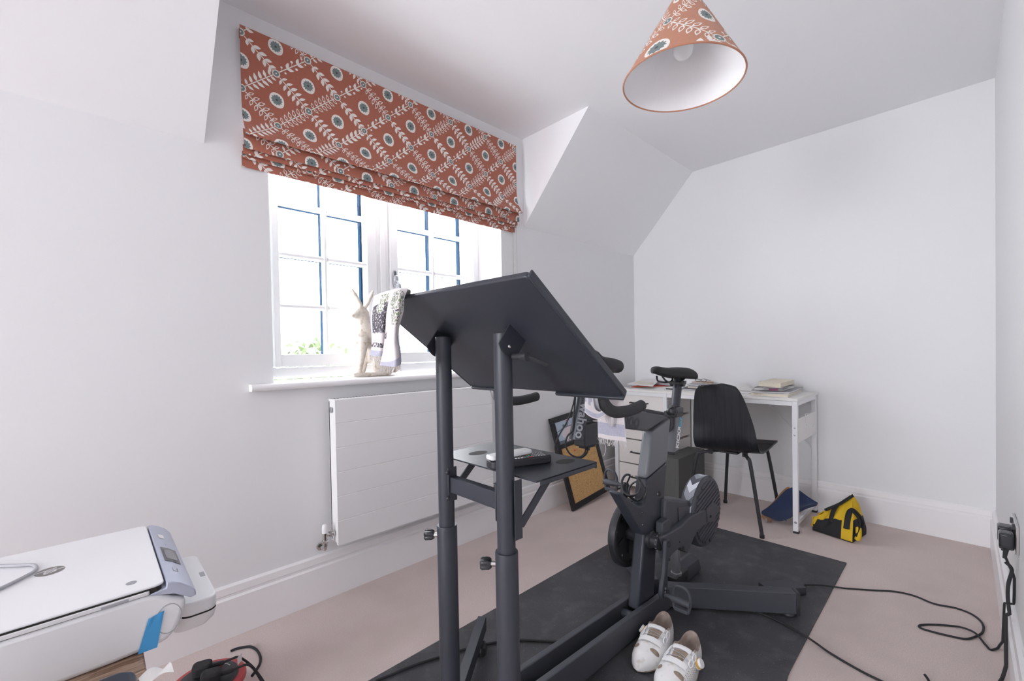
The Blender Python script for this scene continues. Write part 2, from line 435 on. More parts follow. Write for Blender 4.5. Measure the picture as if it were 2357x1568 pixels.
# sill board with a bullnose
b = MB(); yb = -.20
pr = [(yb, SILL - .03), (yb, SILL - .003)] + [(.03, SILL - .003)] + [(.037 + .0135 * math.cos(a), SILL - .0165 + .0135 * math.sin(a)) for a in [PI / 2 - PI * k / 10 for k in range(11)]] + [(.03, SILL - .03)]
b2 = MB().prism([(XW2, y, z) for y, z in pr], (XW1 - XW2, 0, 0))
for xa, xc in ((XW1, 2.835), (1.42, XW2)): b2.prism([(xa, max(y, 0.0005), z) for y, z in pr if True], (xc - xa, 0, 0))
b2.build('window_sill', 'trim', wroot, angle=30)

# ------------------------------------------------------------------ printed fabric
A_, B_ = .120, .1035       # half pitches of the lattice
def circ(c, rx, rz, n=20, ph=0.0): return [(c[0] + rx * math.cos(ph + 2 * PI * k / n), c[1] + rz * math.sin(ph + 2 * PI * k / n)) for k in range(n)]
def leafp(base, tip, wd, n=5, sharp=.8):
    bx, bz = base; tx, tz = tip; dx, dz = tx - bx, tz - bz; L = math.hypot(dx, dz); ux, uz = dx / L, dz / L
    l = []; r = []
    for k in range(n + 1):
        t = k / n; h = wd * (math.sin(PI * t ** sharp)) * .5
        l.append((bx + dx * t - uz * h, bz + dz * t + ux * h)); r.append((bx + dx * t + uz * h, bz + dz * t - ux * h))
    return l + r[-2:0:-1]
def fabric_print(u0, u1, v0, v1, k=1.0):
    """list of (polygon, material index, layer) covering the cloth area"""
    a, bb = A_ * k, B_ * k; out = []
    i0, i1 = int(u0 / a) - 2, int(u1 / a) + 3; j0, j1 = int(v0 / bb) - 2, int(v1 / bb) + 3
    R = random.Random(3)
    for i in range(i0, i1):
        for j in range(j0, j1):
            c = (i * a, j * bb)
            if (i + j) % 2 == 0:
                ov = []
                for q in range(26):
                    t = 2 * PI * q / 26 + .9; rr = 1.0 + .16 * max(0, math.cos(t - .9)) ** 6 + .05 * max(0, math.cos(t - .9 + PI)) ** 6
                    ov.append((c[0] + .0265 * k * rr * math.cos(t), c[1] + .0275 * k * rr * math.sin(t)))
                out.append((ov, 1, 1))
                gear = []
                for q in range(48):
                    t = 2 * PI * q / 48; rr = (.0205 if q % 4 < 2 else .0170) * k; gear.append((c[0] + rr * math.cos(t), c[1] + rr * math.sin(t)))
                out.append((gear, 2, 2)); out.append((circ(c, .0045 * k, .0045 * k, 7), 3, 3))
            else:
                out.append((circ(c, .0150 * k, .0150 * k, 18), 1, 1))
                out.append((circ(c, .0108 * k, .0108 * k, 18), 2, 2)); out.append((circ(c, .003 * k, .003 * k, 8), 1, 3))
                for q in range(16):
                    t = 2 * PI * q / 16; out.append((circ((c[0] + .0132 * k * math.cos(t), c[1] + .0132 * k * math.sin(t)), .0009 * k, .0009 * k, 5), 3, 2))
                for sj, kind0 in ((1, 0), (-1, 1)):
                    e = (c[0] + a, c[1] + sj * bb)
                    dx, dz = e[0] - c[0], e[1] - c[1]; L = math.hypot(dx, dz); ux, uz = dx / L, dz / L; px, pz = -uz, ux
                    s0, s1 = .016 * k, L - .016 * k; w = .0017 * k
                    at = lambda s, t=0: (c[0] + ux * s + px * t, c[1] + uz * s + pz * t)
                    out.append(([at(s0, -w), at(s1, -w), at(s1, w), at(s0, w)], 1, 1))
                    kind = R.choice((0, 0, 1, 2) if kind0 == 0 else (1, 2, 3, 0))
                    n = 6 if kind in (0, 1) else 5
                    for q in range(n):
                        s = s0 + (s1 - s0) * (q + .45) / n; sc = k * (.75 + .35 * math.sin(PI * (q + .5) / n))
                        for sd in (1, -1):
                            if kind == 0: out.append((leafp(at(s, sd * w), at(s + .011 * sc, sd * .0265 * sc), .0115 * sc), 1, 2))
                            elif kind == 1:
                                lp = leafp(at(s, sd * w), at(s + .011 * sc, sd * .0265 * sc), .0125 * sc, 6)
                                cx = sum(p[0] for p in lp) / len(lp); cz = sum(p[1] for p in lp) / len(lp)
                                out.append((lp, 1, 2)); out.append(([(cx + (p[0] - cx) * .6, cz + (p[1] - cz) * .6) for p in lp], 0, 3))
                            elif kind == 2: out.append((leafp(at(s, sd * w), at(s + .020 * sc, sd * .019 * sc), .0130 * sc, 5, .9), 1, 2))
                            else:
                                if q % 2: out.append((leafp(at(s, sd * w), at(s + .021 * sc, sd * .016 * sc), .0120 * sc), 1, 2))
                                else:
                                    p0 = at(s, sd * w); p1 = at(s + .010 * sc, sd * .013 * sc)
                                    out.append(([p0, (p0[0] + .0016 * k, p0[1]), (p1[0] + .0016 * k, p1[1]), p1], 1, 1)); out.append((circ(p1, .0048 * sc, .0048 * sc, 10), 1, 2))
    return out
def lay_print(mb, polys, fn, u0, u1, v0, v1, vcuts, ucuts=(), d=.00016):
    """map the flat print onto the cloth; fn(u, v) -> (point, normal)"""
    for layer in (1, 2, 3):
        bm = bmesh.new()
        for pl, mi, ly in polys:
            if ly != layer: continue
            if max(p[0] for p in pl) < u0 or min(p[0] for p in pl) > u1 or max(p[1] for p in pl) < v0 or min(p[1] for p in pl) > v1: continue
            f = bm.faces.new([bm.verts.new((p[0], p[1], 0)) for p in pl]); f.material_index = mi
        geo = lambda: bm.verts[:] + bm.edges[:] + bm.faces[:]
        for v, n, side in ((u0, (1, 0, 0), 1), (u1, (-1, 0, 0), 1), (v0, (0, 1, 0), 1), (v1, (0, -1, 0), 1)):
            co = (v, 0, 0) if n[0] else (0, v, 0)
            bmesh.ops.bisect_plane(bm, geom=geo(), plane_co=co, plane_no=n, clear_inner=True, dist=1e-6)
        for v in vcuts: bmesh.ops.bisect_plane(bm, geom=geo(), plane_co=(0, v, 0), plane_no=(0, 1, 0), dist=1e-6)
        for u in ucuts: bmesh.ops.bisect_plane(bm, geom=geo(), plane_co=(u, 0, 0), plane_no=(1, 0, 0), dist=1e-6)
        bmesh.ops.triangulate(bm, faces=[f for f in bm.faces if len(f.verts) > 4])
        bm.verts.index_update(); base = len(mb.v)
        for v in bm.verts:
            p, n = fn(v.co.x, v.co.y); mb.v.append(p + n * (d * layer))
        for f in bm.faces: mb.f.append([base + v.index for v in f.verts]); mb.m.append(f.material_index)
        bm.free()

# ------------------------------------------------------------------ roman blind
BX0, BX1 = 1.394, 2.840
prof = [(.032, 2.280), (.030, 2.12), (.030, 2.00), (.036, 1.945), (.050, 1.912), (.066, 1.885), (.076, 1.870), (.077, 1.863), (.070, 1.861), (.056, 1.872), (.040, 1.892),
        (.044, 1.872), (.049, 1.845), (.050, 1.824), (.0485, 1.818), (.040, 1.820), (.030, 1.836),
        (.033, 1.815), (.0335, 1.803), (.032, 1.800), (.024, 1.804), (.018, 1.816),
        (.0205, 1.797), (.020, 1.791), (.018, 1.789), (.012, 1.794), (.008, 1.802), (.0095, 1.780), (.0085, 1.759)]
arc = [0.0]
for p, q in zip(prof, prof[1:]): arc.append(arc[-1] + math.hypot(q[0] - p[0], q[1] - p[1]))
def blind_at(u, v):
    v = min(max(v, 0), arc[-1] - 1e-7)
    i = max(k for k in range(len(arc) - 1) if arc[k] <= v + 1e-9)
    t = (v - arc[i]) / (arc[i + 1] - arc[i]); p, q = prof[i], prof[i + 1]
    dy, dz = q[0] - p[0], q[1] - p[1]; L = math.hypot(dy, dz)
    return V((BX1 - u, p[0] + dy * t, p[1] + dz * t)), V((0, -dz / L, dy / L))
blind = thing('roman_blind', 'terracotta roman blind printed with cream leafy lattice, half raised over the window', 'blind', (2.117, .03, 1.76))
mb = MB()
nx = 24
for i in range(len(prof) - 1):
    for k in range(nx):
        u0, u1 = (BX1 - BX0) * k / nx, (BX1 - BX0) * (k + 1) / nx
        q = [V((BX1 - u, *prof[j])) for u, j in ((u0, i), (u1, i), (u1, i + 1), (u0, i + 1))]
        mb.add(q, [(0, 1, 2, 3)], 0)
E_ = BX1 - BX0
polys = fabric_print(-.2, E_ + .2, -.3, arc[-1] + .2)
OU, OV = (BX1 - 2.718) , (2.280 - 2.253)
polys = [([(p[0] + OU, p[1] + OV) for p in pl], mi, ly) for pl, mi, ly in polys]
lay_print(mb, polys, blind_at, .001, E_ - .001, .001, arc[-1] - .001, arc[1:-1])
mb.build('fabric', ['terra', 'print', 'sage', 'slate'], blind, angle=30)
lp = [(p[0] - .0022, p[1]) for p in prof[:5]] + [(.052, 1.893)]
mb = MB()
for p, q in zip(lp, lp[1:]): mb.add([(BX0 + .002, *p), (BX1 - .002, *p), (BX1 - .002, *q), (BX0 + .002, *q)], [(0, 1, 2, 3)])
mb.add([(BX0 + .002, .006, 1.80), (BX1 - .002, .006, 1.80), (BX1 - .002, .0055, 1.762), (BX0 + .002, .0055, 1.762)], [(0, 1, 2, 3)])
mb.build('backing', 'lining', blind, angle=60)
# cloth edges returning to the wall, the rail and the bead chains
MB().box((BX0 + .004, .003, 2.245), (BX1 - .004, .029, 2.279)).build('headrail', 'terra', blind)
for (u, v0, v1, y) in ((1181, 520, 700, .012), (1189, 515, 700, .02)):
    p0 = P(u - 1, v0, 'y', y); c = MB()
    n = 70
    for k in range(n):
        z = p0.z + .02 - (p0.z + .02 - 1.30) * k / n
        c.ball((p0.x, y, z), .0022, n=6)
    c.cyl((p0.x, y, p0.z + .02), (p0.x, y, 1.30), .0008, 6)
    c.build('bead_chain', M['chainm'] if 'chainm' in M else 'alu', blind)

# ------------------------------------------------------------------ pendant lamp
LC = V((1.950, 1.309, 1.855)); LR = .175; LRT = .045; LH = .228
LN = V((-.0184, .0426, 1.0)).normalized(); LQ = V((0, 0, 1)).rotation_difference(LN).to_matrix()
lamp = thing('pendant_lamp', 'conical terracotta patterned lampshade with white lining hanging from the ceiling', 'lamp', tuple(LC))
ltilt = V((0.0, 0.0, 1.0)).normalized()
lu, lw = V((1, 0, 0)), V((0, 1, 0))
def cone(a, v):       # a: angle, v: 0 bottom .. 1 top
    r = LR + (LRT - LR) * v
    return LC + LQ @ V((math.cos(a) * r, math.sin(a) * r, LH * v))
mb = MB()
NA = 72
nz = V((LH, 0, LR - LRT)).normalized()
for k in range(NA):
    a0, a1 = 2 * PI * k / NA, 2 * PI * (k + 1) / NA
    mb.add([cone(a0, 0), cone(a1, 0), cone(a1, 1), cone(a0, 1)], [(0, 1, 2, 3)], 0)
RM = .13; CIR = 2 * PI * RM; SL = math.hypot(LH, LR - LRT)
def lampmap(u, v):
    a = u / RM; t = 1 - v / SL; p = cone(a, t)
    return p, LQ @ V((math.cos(a) * nz.x, math.sin(a) * nz.x, nz.z))
kk = CIR / (6 * A_)
kk = CIR / (math.floor(CIR / (2 * A_)) * 2 * A_)
pl2 = fabric_print(-.2, CIR + .2, -.2, SL + .2, kk)
lay_print(mb, pl2, lampmap, 0, CIR, .004, SL - .004, [SL * k / 4 for k in range(1, 4)], [CIR * k / 72 for k in range(1, 72)])
mb.build('shade_fabric', ['terral', 'print', 'sage', 'slate'], lamp, angle=60)
mb = MB()
for k in range(NA):
    a0, a1 = 2 * PI * k / NA, 2 * PI * (k + 1) / NA
    q = [cone(a0, 0), cone(a1, 0), cone(a1, 1), cone(a0, 1)]
    ins = [p - V((math.cos(a) * .003, math.sin(a) * .003, 0)) for p, a in zip(q, (a0, a1, a1, a0))]
    mb.add(ins, [(0, 1, 2, 3)], 0)
mb.build('lining', 'lining', lamp, angle=60)
MB().tube([LC + LQ @ V((math.cos(2 * PI * k / NA) * (LR - .0012), math.sin(2 * PI * k / NA) * (LR - .0012), 0)) for k in range(NA)], .0026, 8, closed=True).build('rim', 'terral', lamp)
MB().lathe(LC + LN * .066, LN, [(.002, 0), (.017, .004), (.026, .014), (.030, .030), (.027, .046), (.018, .062), (.014, .075), (.013, .085)], 24).build('bulb', 'bulb', lamp)
MB().lathe(LC + LN * .151, LN, [(.014, 0), (.018, .002), (.018, .05), (.008, .07)], 20).build('lamp_holder', 'whitep', lamp)
MB().cyl(LC + LN * .225, (LC.x, LC.y, H - .03), .003, 8).build('flex', 'whitep', lamp)
MB().lathe((LC.x, LC.y, H - .033), (0, 0, 1), [(.006, 0), (.03, .006), (.042, .02), (.044, .032)], 24).build('ceiling_rose', 'whitep', lamp)
MB().bar(LC + LQ @ V((-LRT, 0, LH - .002)), LC + LQ @ V((LRT, 0, LH - .002)), .004, .002).build('spider', 'whitem', lamp)
# ------------------------------------------------------------------ tilting reading stand
st = thing('laptop_stand', 'tall black two-pole stand with tilted top panel and small shelf, beside the bike handlebars', 'stand', (2.6, 1.07, .007))
PLY, PRY = V((2.605, .961, 0)), V((2.600, 1.184, 0))
Zc = .59
for i, p in enumerate((PLY, PRY)):
    o = MB().lathe(p, (0, 0, 1), [(.0225, .05), (.0262, .05), (.0262, Zc - .003), (.0255, Zc), (.0225, Zc)], 32).build('lower_tube', 'black', st, angle=50)
    k = MB(); d = V((.62, -.78, -.02)).normalized(); q = p + d * .026 + V((0, 0, Zc - .028 - .002 * i))
    k.cyl(q - d * .004, q + d * .010, .0055, 12); pts = []
    u_, w_ = perp(d)
    k2 = MB(); pr = []
    for h, r in ((.010, .010), (.014, .0125), (.030, .0135), (.034, .011)):
        pr.append([q + d * h + (u_ * math.cos(a) + w_ * math.sin(a)) * (r * (1 + .14 * math.cos(5 * a))) for a in [2 * PI * t / 30 for t in range(30)]])
    b0 = [v for ring in pr for v in ring]
    fs = [(i_ * 30 + t, i_ * 30 + (t + 1) % 30, (i_ + 1) * 30 + (t + 1) % 30, (i_ + 1) * 30 + t) for i_ in range(3) for t in range(30)] + [list(range(30))[::-1], list(range(90, 120))]
    kb = k2.add(b0, fs).build('knob', 'gloss', st, angle=50); k.build('knob_screw', 'chrome', kb)
    MB().cyl(p + V((0, 0, Zc - .01)), p + V((0, 0, 1.082)), .0207, 32).build('upper_tube', 'black', st, angle=50)
# floor beams with castors
b = MB(); b.bar((2.605, .93, .085), (2.60, 1.215, .085), .05, .05); b.build('base_bar', 'black', st, bevel=.002)
for sx in (-1, 1):
    for p, sy in ((PLY, -1), (PRY, 1)):
        e = p + V((sx * .315, sy * .246, .078)); s_ = p + V((sx * .02, sy * .016, .078))
        lg = MB().bar(s_, e, .030, .048).build('leg', 'black', st, bevel=.0015)
        c = p + V((sx * .268, sy * .20, 0)); d = (e - s_).normalized(); n_ = V((-d.y, d.x, 0))
        m = MB()
        for t in (-1, 1): m.lathe(c + n_ * (.006 * t) + V((0, 0, .031)), n_ * t, [(.004, 0), (.024, 0), (.024, .006), (.018, .013), (.004, .015)], 20)
        m.cyl(c + V((0, 0, .035)), c + V((0, 0, .056)), .006, 10)
        build_each(m, 'castor', 'gloss', lg, angle=40)
# cross bar
b = MB(); zc = .700; a_, c_ = V((2.598, .985, zc)), V((2.597, 1.162, zc)); b.bar(a_, c_, .022, .040)
for q in (V((2.60, .9815, zc)), V((2.60, 1.1645, zc))): b.box(q + V((-.014, -.002, -.044)), q + V((.014, .002, .044)))
xb = b.build('cross_bar', 'black', st, bevel=.0015)
m = MB()
for z in (zc + .033, zc - .033): m.ball((2.615, .984, z), (.006, .004, .006), n=10)
build_each(m, 'bolt', 'gloss', xb)
# shelf and its struts
SZ = .757
b = MB(); x0, x1, y0, y1 = 2.348, 2.574, .878, 1.256
b.box((x0, y0, SZ - .004), (x1, y1, SZ)); b.box((x0, y0, SZ - .017), (x0 + .004, y1, SZ)); b.box((x0, y1 - .004, SZ - .014), (x1 - .015, y1, SZ)); b.box((x0, y0, SZ - .014), (x1 - .015, y0 + .004, SZ))
sh = b.build('shelf', 'black', st, bevel=.0012)
m = MB()
for y in (.955, 1.195):
    c0 = V((2.49 if y < 1 else 2.40, y, SZ + .0003))
    m.add([c0 + V((.030 * math.cos(a) * (1.0), .020 * math.sin(a), 0)) for a in [2 * PI * t / 24 for t in range(24)]], [list(range(24))])
build_each(m, 'cable_slot', 'dark', sh)
for p, sy in ((PLY, -1), (PRY, 1)):
    b = MB(); y = p.y + sy * .026
    b.box((2.575, y - .0015, .62), (2.597, y + .0015, SZ - .004)); b.bar((2.578, y, .650), (2.472, y, SZ - .014), .004, .020, up=(1, 0, 1))
    b.build('shelf_strut', 'black', st)
# tilted panel
PA = V((2.711, .807, 1.177)); wv = V((-.02496, .99969, 0)); th = math.radians(37)
dv = V((-math.cos(th), -.01993, -math.sin(th))).normalized(); nv = wv.cross(dv).normalized()
if nv.z < 0: nv = -nv
PW, PH = .55, .41
def pan(s, t, h=0): return PA + wv * (s * PW) + dv * (t * PH) + nv * h
b = MB(); r_ = .012
out = []
for (cs, ct, a0) in ((r_ / PW, r_ / PH, PI), (1 - r_ / PW, r_ / PH, 1.5 * PI), (1 - r_ / PW, 1 - r_ / PH, 0), (r_ / PW, 1 - r_ / PH, .5 * PI)):
    for k in range(5):
        a = a0 + k * PI / 8; out.append(pan(cs + math.cos(a) * r_ / PW, ct + math.sin(a) * r_ / PH))
b.prism(out, nv * .014)
panel = b.build('panel', 'black', st, bevel=.003)
m = MB()
for s0, s1 in ((0.0, .26), (.63, 1.0)):
    c0, c1 = pan(s0, 1.0, .006), pan(s1, 1.0, .006); m.obox((c0 + c1) / 2 + dv * .004, (wv * (s1 - s0) * PW / 2, dv * .005, nv * .0125))
for s in (-.004, 1.004):
    c0, c1 = pan(s, .0, .008), pan(s, 1.0, .008); m.obox((c0 + c1) / 2, (dv * PH / 2, wv * .003, nv * .0085))
build_each(m, 'edge_lip', 'black', panel, bevel=.0025)
for p, sy in ((PLY, -1), (PRY, 1)):
    y = p.y + sy * .0225
    pix = [(1172, 747), (1210, 782), (1194, 814), (1188, 822), (1180, 826), (1170, 825), (1160, 818), (1152, 808), (1146, 793)]
    pl = []
    for u, v in pix:
        q = P(u, v, 'y', PRY.y + .0225); pl.append(V((q.x + (p.x - PRY.x), y, q.z + .002)))
    b = MB().prism(pl, (0, sy * .003, 0))
    q0, q1 = pl[0], pl[1]; b.obox((q0 + q1) / 2 + V((0, -sy * .008, -.001)), ((q1 - q0) / 2, (0, .010, 0), V((-(q1 - q0).z, 0, (q1 - q0).x)).normalized() * .0015))
    br = b.build('tilt_bracket', 'black', st, bevel=.001)
    m = MB(); c = sum(pl, V()) / len(pl); m.ball((c.x + .006, y + sy * .004, c.z + .004), (.005, .003, .005), n=10); m.build('pivot_bolt', 'chrome', br)
    if sy > 0:
        q = P(1182, 821, 'y', PRY.y + .03); m = MB()
        m.cyl(q, q + V((0, .036, 0)), .0075, 14); m.cyl(q + V((0, .026, 0)), q + V((0, .043, 0)), .0098, 16)
        m.bar(q + V((-.004, .037, 0)), q + V((-.045, .060, -.020)), .011, .006); m.build('clamp_lever', 'blackp', br, bevel=.001)
    else:
        q = V((pl[5].x, y, pl[5].z + .02)); m = MB(); m.cyl(q, q + V((0, -.012, 0)), .006, 12); m.build('clamp_bolt', 'chrome', br)

# remote controls on the shelf
def slab(mb, c, lx, ly, hz, ux, r=.012, mi=0, n=5, taper=1.0):
    c = V(c); ux = V(ux).normalized(); uy = V((-ux.y, ux.x, 0)); o = []
    for cx, cy, a0 in ((1, 1, 0), (-1, 1, .5 * PI), (-1, -1, PI), (1, -1, 1.5 * PI)):
        for k in range(n + 1):
            a = a0 + k * PI / 2 / n; o.append(c + ux * (cx * (lx / 2 - r) + r * math.cos(a)) + uy * (cy * (ly / 2 - r) + r * math.sin(a)))
    mb.prism(o, (0, 0, hz), mi); return mb
ra, rb = P(1128, 1076, 'z', SZ + .006), P(1268, 1058, 'z', SZ + .006)
rd = (rb - ra); rl = rd.length; rd.normalize(); rs_ = V((-rd.y, rd.x, 0))
rc = (ra + rb) / 2 + rs_ * (-.012 if rs_.y > 0 else .012); rc.z = SZ + .0005
if rs_.x > 0: rs_ = -rs_
rem = thing('remote_control', 'long black television remote with coloured buttons lying on the stand shelf', 'remote', tuple(rc))
slab(MB(), rc, rl, .050, .020, rd, .014).build('body', 'blackp', rem, bevel=.004, seg=3)
m = {k_: MB() for k_ in ('lcd', 'redb', 'blue', 'orange', 'teal', 'whitep')}
for i in range(17):
    for j in range(4):
        c = rc + rd * (-rl / 2 + .018 + i * (rl - .036) / 16) + rs_ * (-.0165 + j * .011) + V((0, 0, .020))
        kd = 'lcd'
        if i == 11: kd = ('redb', 'teal', 'orange', 'blue')[j]
        elif i in (6, 7, 8) and j in (0, 3): kd = 'whitep'
        m[kd].ball(c, (.0035, .0040, .0018), n=8, ax=(rd, rs_, (0, 0, 1)))
for k_, nm in (('lcd', 'keypad'), ('redb', 'red_key'), ('blue', 'blue_key'), ('orange', 'amber_key'), ('teal', 'green_key')): m[k_].build(nm, k_, rem)
build_each(m['whitep'], 'pale_key', 'whitep', rem)
wz = SZ + .0225
wa, wb = P(1124, 1050, 'z', wz + .010), P(1218, 1033, 'z', wz + .010)
wd = (wb - wa).normalized(); wl = (wb - wa).length; wc = (wa + wb) / 2; wc.z = wz
wr = thing('remote_control', 'slim white remote lying across the black remote on the stand shelf', 'remote', tuple(wc))
slab(MB(), wc + V((0, 0, 0)), wl, .034, .011, wd, .010).build('body', 'whitep', wr, bevel=.003)
slab(MB(), wc + wd * (wl * .30) + V((0, 0, .0111)), .02, .02, .0006, wd, .0095).build('button_pad', 'paper', wr)

# ------------------------------------------------------------------ indoor training bike
YC = 1.050
bike = thing('exercise_bike', 'black and grey indoor training bike with drop handlebars standing on the rubber mat', 'exercise bike', (1.75, YC, .007))
def pix(pts, y): return [P(u, v, 'y', y) for u, v in pts]
YN, YFc = 1.080, 1.034
# silver upper mast and dark fork of the frame
b = MB().prism(pix([(1503, 993), (1545, 961), (1537, 1064), (1489, 1105)], YN), (0, YFc - YN, 0)); b.build('upper_mast', 'grey', bike, bevel=.011, seg=4)
b = MB().prism(pix([(1489, 1105.5), (1537, 1064.5), (1534, 1090), (1529, 1166), (1525, 1187), (1522, 1230), (1479, 1233), (1455, 1191), (1425, 1138), (1430, 1133), (1444, 1146), (1462, 1161), (1470, 1165), (1478, 1164), (1484, 1156), (1486, 1140)], YN), (0, YFc - YN, 0))
frm = b.build('frame', 'black', bike, bevel=.007, seg=3)
m = MB()
for u, v, r in ((1516, 1137, .010), (1478, 1180, .004), (1479, 1208, .004)): m.cyl(P(u, v, 'y', YN + .0003), P(u, v, 'y', YN + .0012), r, 16)
build_each(m, 'bolt_recess', 'dark', frm)
m = MB()
for u, v, r in ((1514, 1137.5, .0045), (1478, 1180, .0022), (1479, 1208, .0022)): m.ball(P(u, v, 'y', YN + .001), (r, .0015, r), n=10)
build_each(m, 'bolt', 'alu', frm)
# lower post between the beams
b = MB().prism(pix([(1484, 1228), (1513, 1232), (1511.5, 1258), (1506, 1372), (1469, 1409)], 1.073), (0, -.046, 0))
b.build('post', 'black', bike, bevel=.008, seg=3)
# floor beams
bs = MB()
def fbeam(ya, yb, name):
    za = lambda x: .0865 + .052 * (x - 1.62); zb = lambda x: .006 + .030 * (x - 1.62)
    xs = (1.60, 2.50)
    MB().prism([(xs[0], ya, zb(xs[0]) + .006), (xs[1], ya, zb(xs[1])), (xs[1], ya, za(xs[1])), (xs[0], ya, za(xs[0]))], (0, yb - ya, 0)).build(name, 'char', bike, bevel=.003)
fbeam(1.077, 1.097, 'floor_beam'); fbeam(1.003, 1.023, 'floor_beam')
m = MB(); m.cyl((1.865, 1.02, .062), (1.865, 1.08, .062), .016, 20); m.cyl((2.40, 1.02, .08), (2.40, 1.08, .08), .016, 16); build_each(m, 'cross_tube', 'black', bike)
m = MB(); m.bar((2.47, .93, .034), (2.47, 1.17, .034), .045, .05); m.build('front_foot', 'char', bike, bevel=.004)
for sy in (1, -1):
    a_ = V((1.640, YC + sy * .022, .060)); e_ = V((1.345, YC + sy * .400, .060)) if sy > 0 else V((1.375, YC - .36, .060))
    lg = MB().bar(a_, e_, .042, .082).build('rear_leg', 'char', bike, bevel=.003)
    d = (e_ - a_).normalized(); m = MB(); m.obox(e_ + d * .006 + V((0, 0, -.002)), (d * .007, V((-d.y, d.x, 0)) * .0225, (0, 0, .044))); m.lathe((e_ - d * .02) - V((0, 0, .0525)), (0, 0, 1), [(.022, 0), (.025, .004), (.020, .014)], 18)
    m.build('leg_end', 'blackp', lg, bevel=.003)
# drive housing, flywheel and belt arm
b = MB().prism(pix([(1534, 1150), (1590, 1153), (1597, 1192), (1566, 1214), (1531, 1228)], 1.100), (0, -.085, 0)); hs = b.build('drive_housing', 'char', bike, bevel=.010, seg=3)
MB().prism(pix([(1560, 1168), (1586, 1163), (1588, 1188), (1562, 1204)], 1.1005), (0, .003, 0)).build('side_panel', 'char', hs, bevel=.002)
FC = P(1630, 1178, 'y', 1.12); FR = .153
b = MB().lathe((FC.x, 1.055, FC.z), (0, 1, 0), [(.03, 0), (FR - .008, 0), (FR, .008), (FR, .052), (FR - .005, .062), (FR - .016, .064), (.03, .064)], 64)
fl = b.build('flywheel_cover', 'char', bike, angle=30)
m = MB()
for k in range(-7, 8):                        # raised slats parallel to the arm
    ang = math.radians(17); dx, dz = -math.cos(ang), math.sin(ang); ox, oz = dz, -dx
    t = k * .0185; half = math.sqrt(max(0, (FR - .020) ** 2 - t * t))
    c = V((FC.x + ox * t, 1.1205, FC.z + oz * t))
    if half > .03: m.obox(c, (V((dx, 0, dz)) * half, (0, .0035, 0), V((ox, 0, oz)) * .0062))
build_each(m, 'cover_slat', 'char', fl, bevel=.0015)
# chevron stickers round the rim
ch = {0: MB(), 1: MB(), 2: MB()}
def rimp(a, t): return V((FC.x + math.cos(a) * (FR + .0009), 1.066 + .042 * t, FC.z + math.sin(a) * (FR + .0009)))
for k in range(7):
    a0 = math.radians(8 + k * 15.5); da = math.radians(15.5)
    for (t0, t1, s0, s1) in ((0, .5, 0, -1), (.5, 1, -1, 0)):
        for q in range(4):
            f0, f1 = q / 4 * .97, (q + 1) / 4 * .97
            for w_ in range(5):
                g0, g1 = w_ / 5, (w_ + 1) / 5; A0, A1 = a0 + (s0 + (s1 - s0) * g0) * da * .8, a0 + (s0 + (s1 - s0) * g1) * da * .8; tA, tB = t0 + (t1 - t0) * g0, t0 + (t1 - t0) * g1
                ch[k % 3].add([rimp(A0 + da * f0, tA), rimp(A1 + da * f0, tB), rimp(A1 + da * f1, tB), rimp(A0 + da * f1, tA)], [(0, 1, 2, 3)])
M['ck0'] = mat('pale_chevron', (.62, .64, .70), .4); M['ck1'] = mat('dark_chevron', (.075, .08, .10), .4); M['ck2'] = mat('mid_grey_chevron', (.27, .28, .32), .4)
for k, nm in ((0, 'pale_chevron'), (1, 'dark_chevron'), (2, 'grey_chevron')): build_each(ch[k], nm, 'ck%d' % k, fl, angle=180, weld=True)
arm = [(1520, 1238), (1532, 1233), (1548, 1224), (1569, 1212), (1594, 1187), (1627, 1173), (1638, 1174), (1641, 1157), (1650, 1162), (1656, 1172), (1648, 1192), (1643, 1200), (1629, 1205), (1607, 1222), (1597, 1240), (1589, 1262), (1583, 1274), (1577, 1272), (1566, 1261), (1549, 1276), (1536, 1292), (1527, 1262)]
b = MB().prism(pix(arm, 1.128), (0, -.030, 0)); am = b.build('belt_arm', 'char', bike, bevel=.0045, seg=3)
MB().prism(pix([(1627, 1172), (1642, 1156), (1657, 1168), (1645, 1200), (1629, 1204)], 1.132), (0, -.006, 0)).build('arm_end_cap', 'char', am, bevel=.003)
m = MB()
for u, v, r in ((1635, 1189, .006), (1571, 1262, .008), (1539, 1288, .006), (1564, 1248, .003)): m.cyl(P(u, v, 'y', 1.1282), P(u, v, 'y', 1.1332 if u > 1600 else 1.1292), r, 14)
build_each(m, 'screw_hole', 'dark', am)
b = MB().prism(pix([(1526, 1205), (1540, 1194), (1546, 1206), (1544, 1222), (1525, 1232)], 1.115), (0, -.03, 0)); b.build('arm_collar', 'char', bike, bevel=.004)
# drive pulley on the far side
b = MB().lathe((1.755, .966, .318), (0, 1, 0), [(.02, .018), (.085, .018), (.108, .024), (.114, .034), (.127, .034), (.130, .028), (.130, .010), (.126, .004), (.02, .004)], 56)
pul = b.build('drive_pulley', 'blackp', bike, angle=30)
m = MB()
for k in range(5):
    a = 2 * PI * k / 5 + .3; c = V((1.755 + math.cos(a) * .092, .9855, .318 + math.sin(a) * .092)); m.ball(c, (.005, .002, .005), n=10)
build_each(m, 'pulley_bolt', 'alu', pul)
m = MB()
for k in range(5):
    a = 2 * PI * k / 5 - .33; m.bar((1.755 + math.cos(a) * .03, .987, .318 + math.sin(a) * .03), (1.755 + math.cos(a) * .082, .987, .318 + math.sin(a) * .082), .012, .003, up=(0, 1, 0))
build_each(m, 'pulley_spoke', 'blackp', pul)
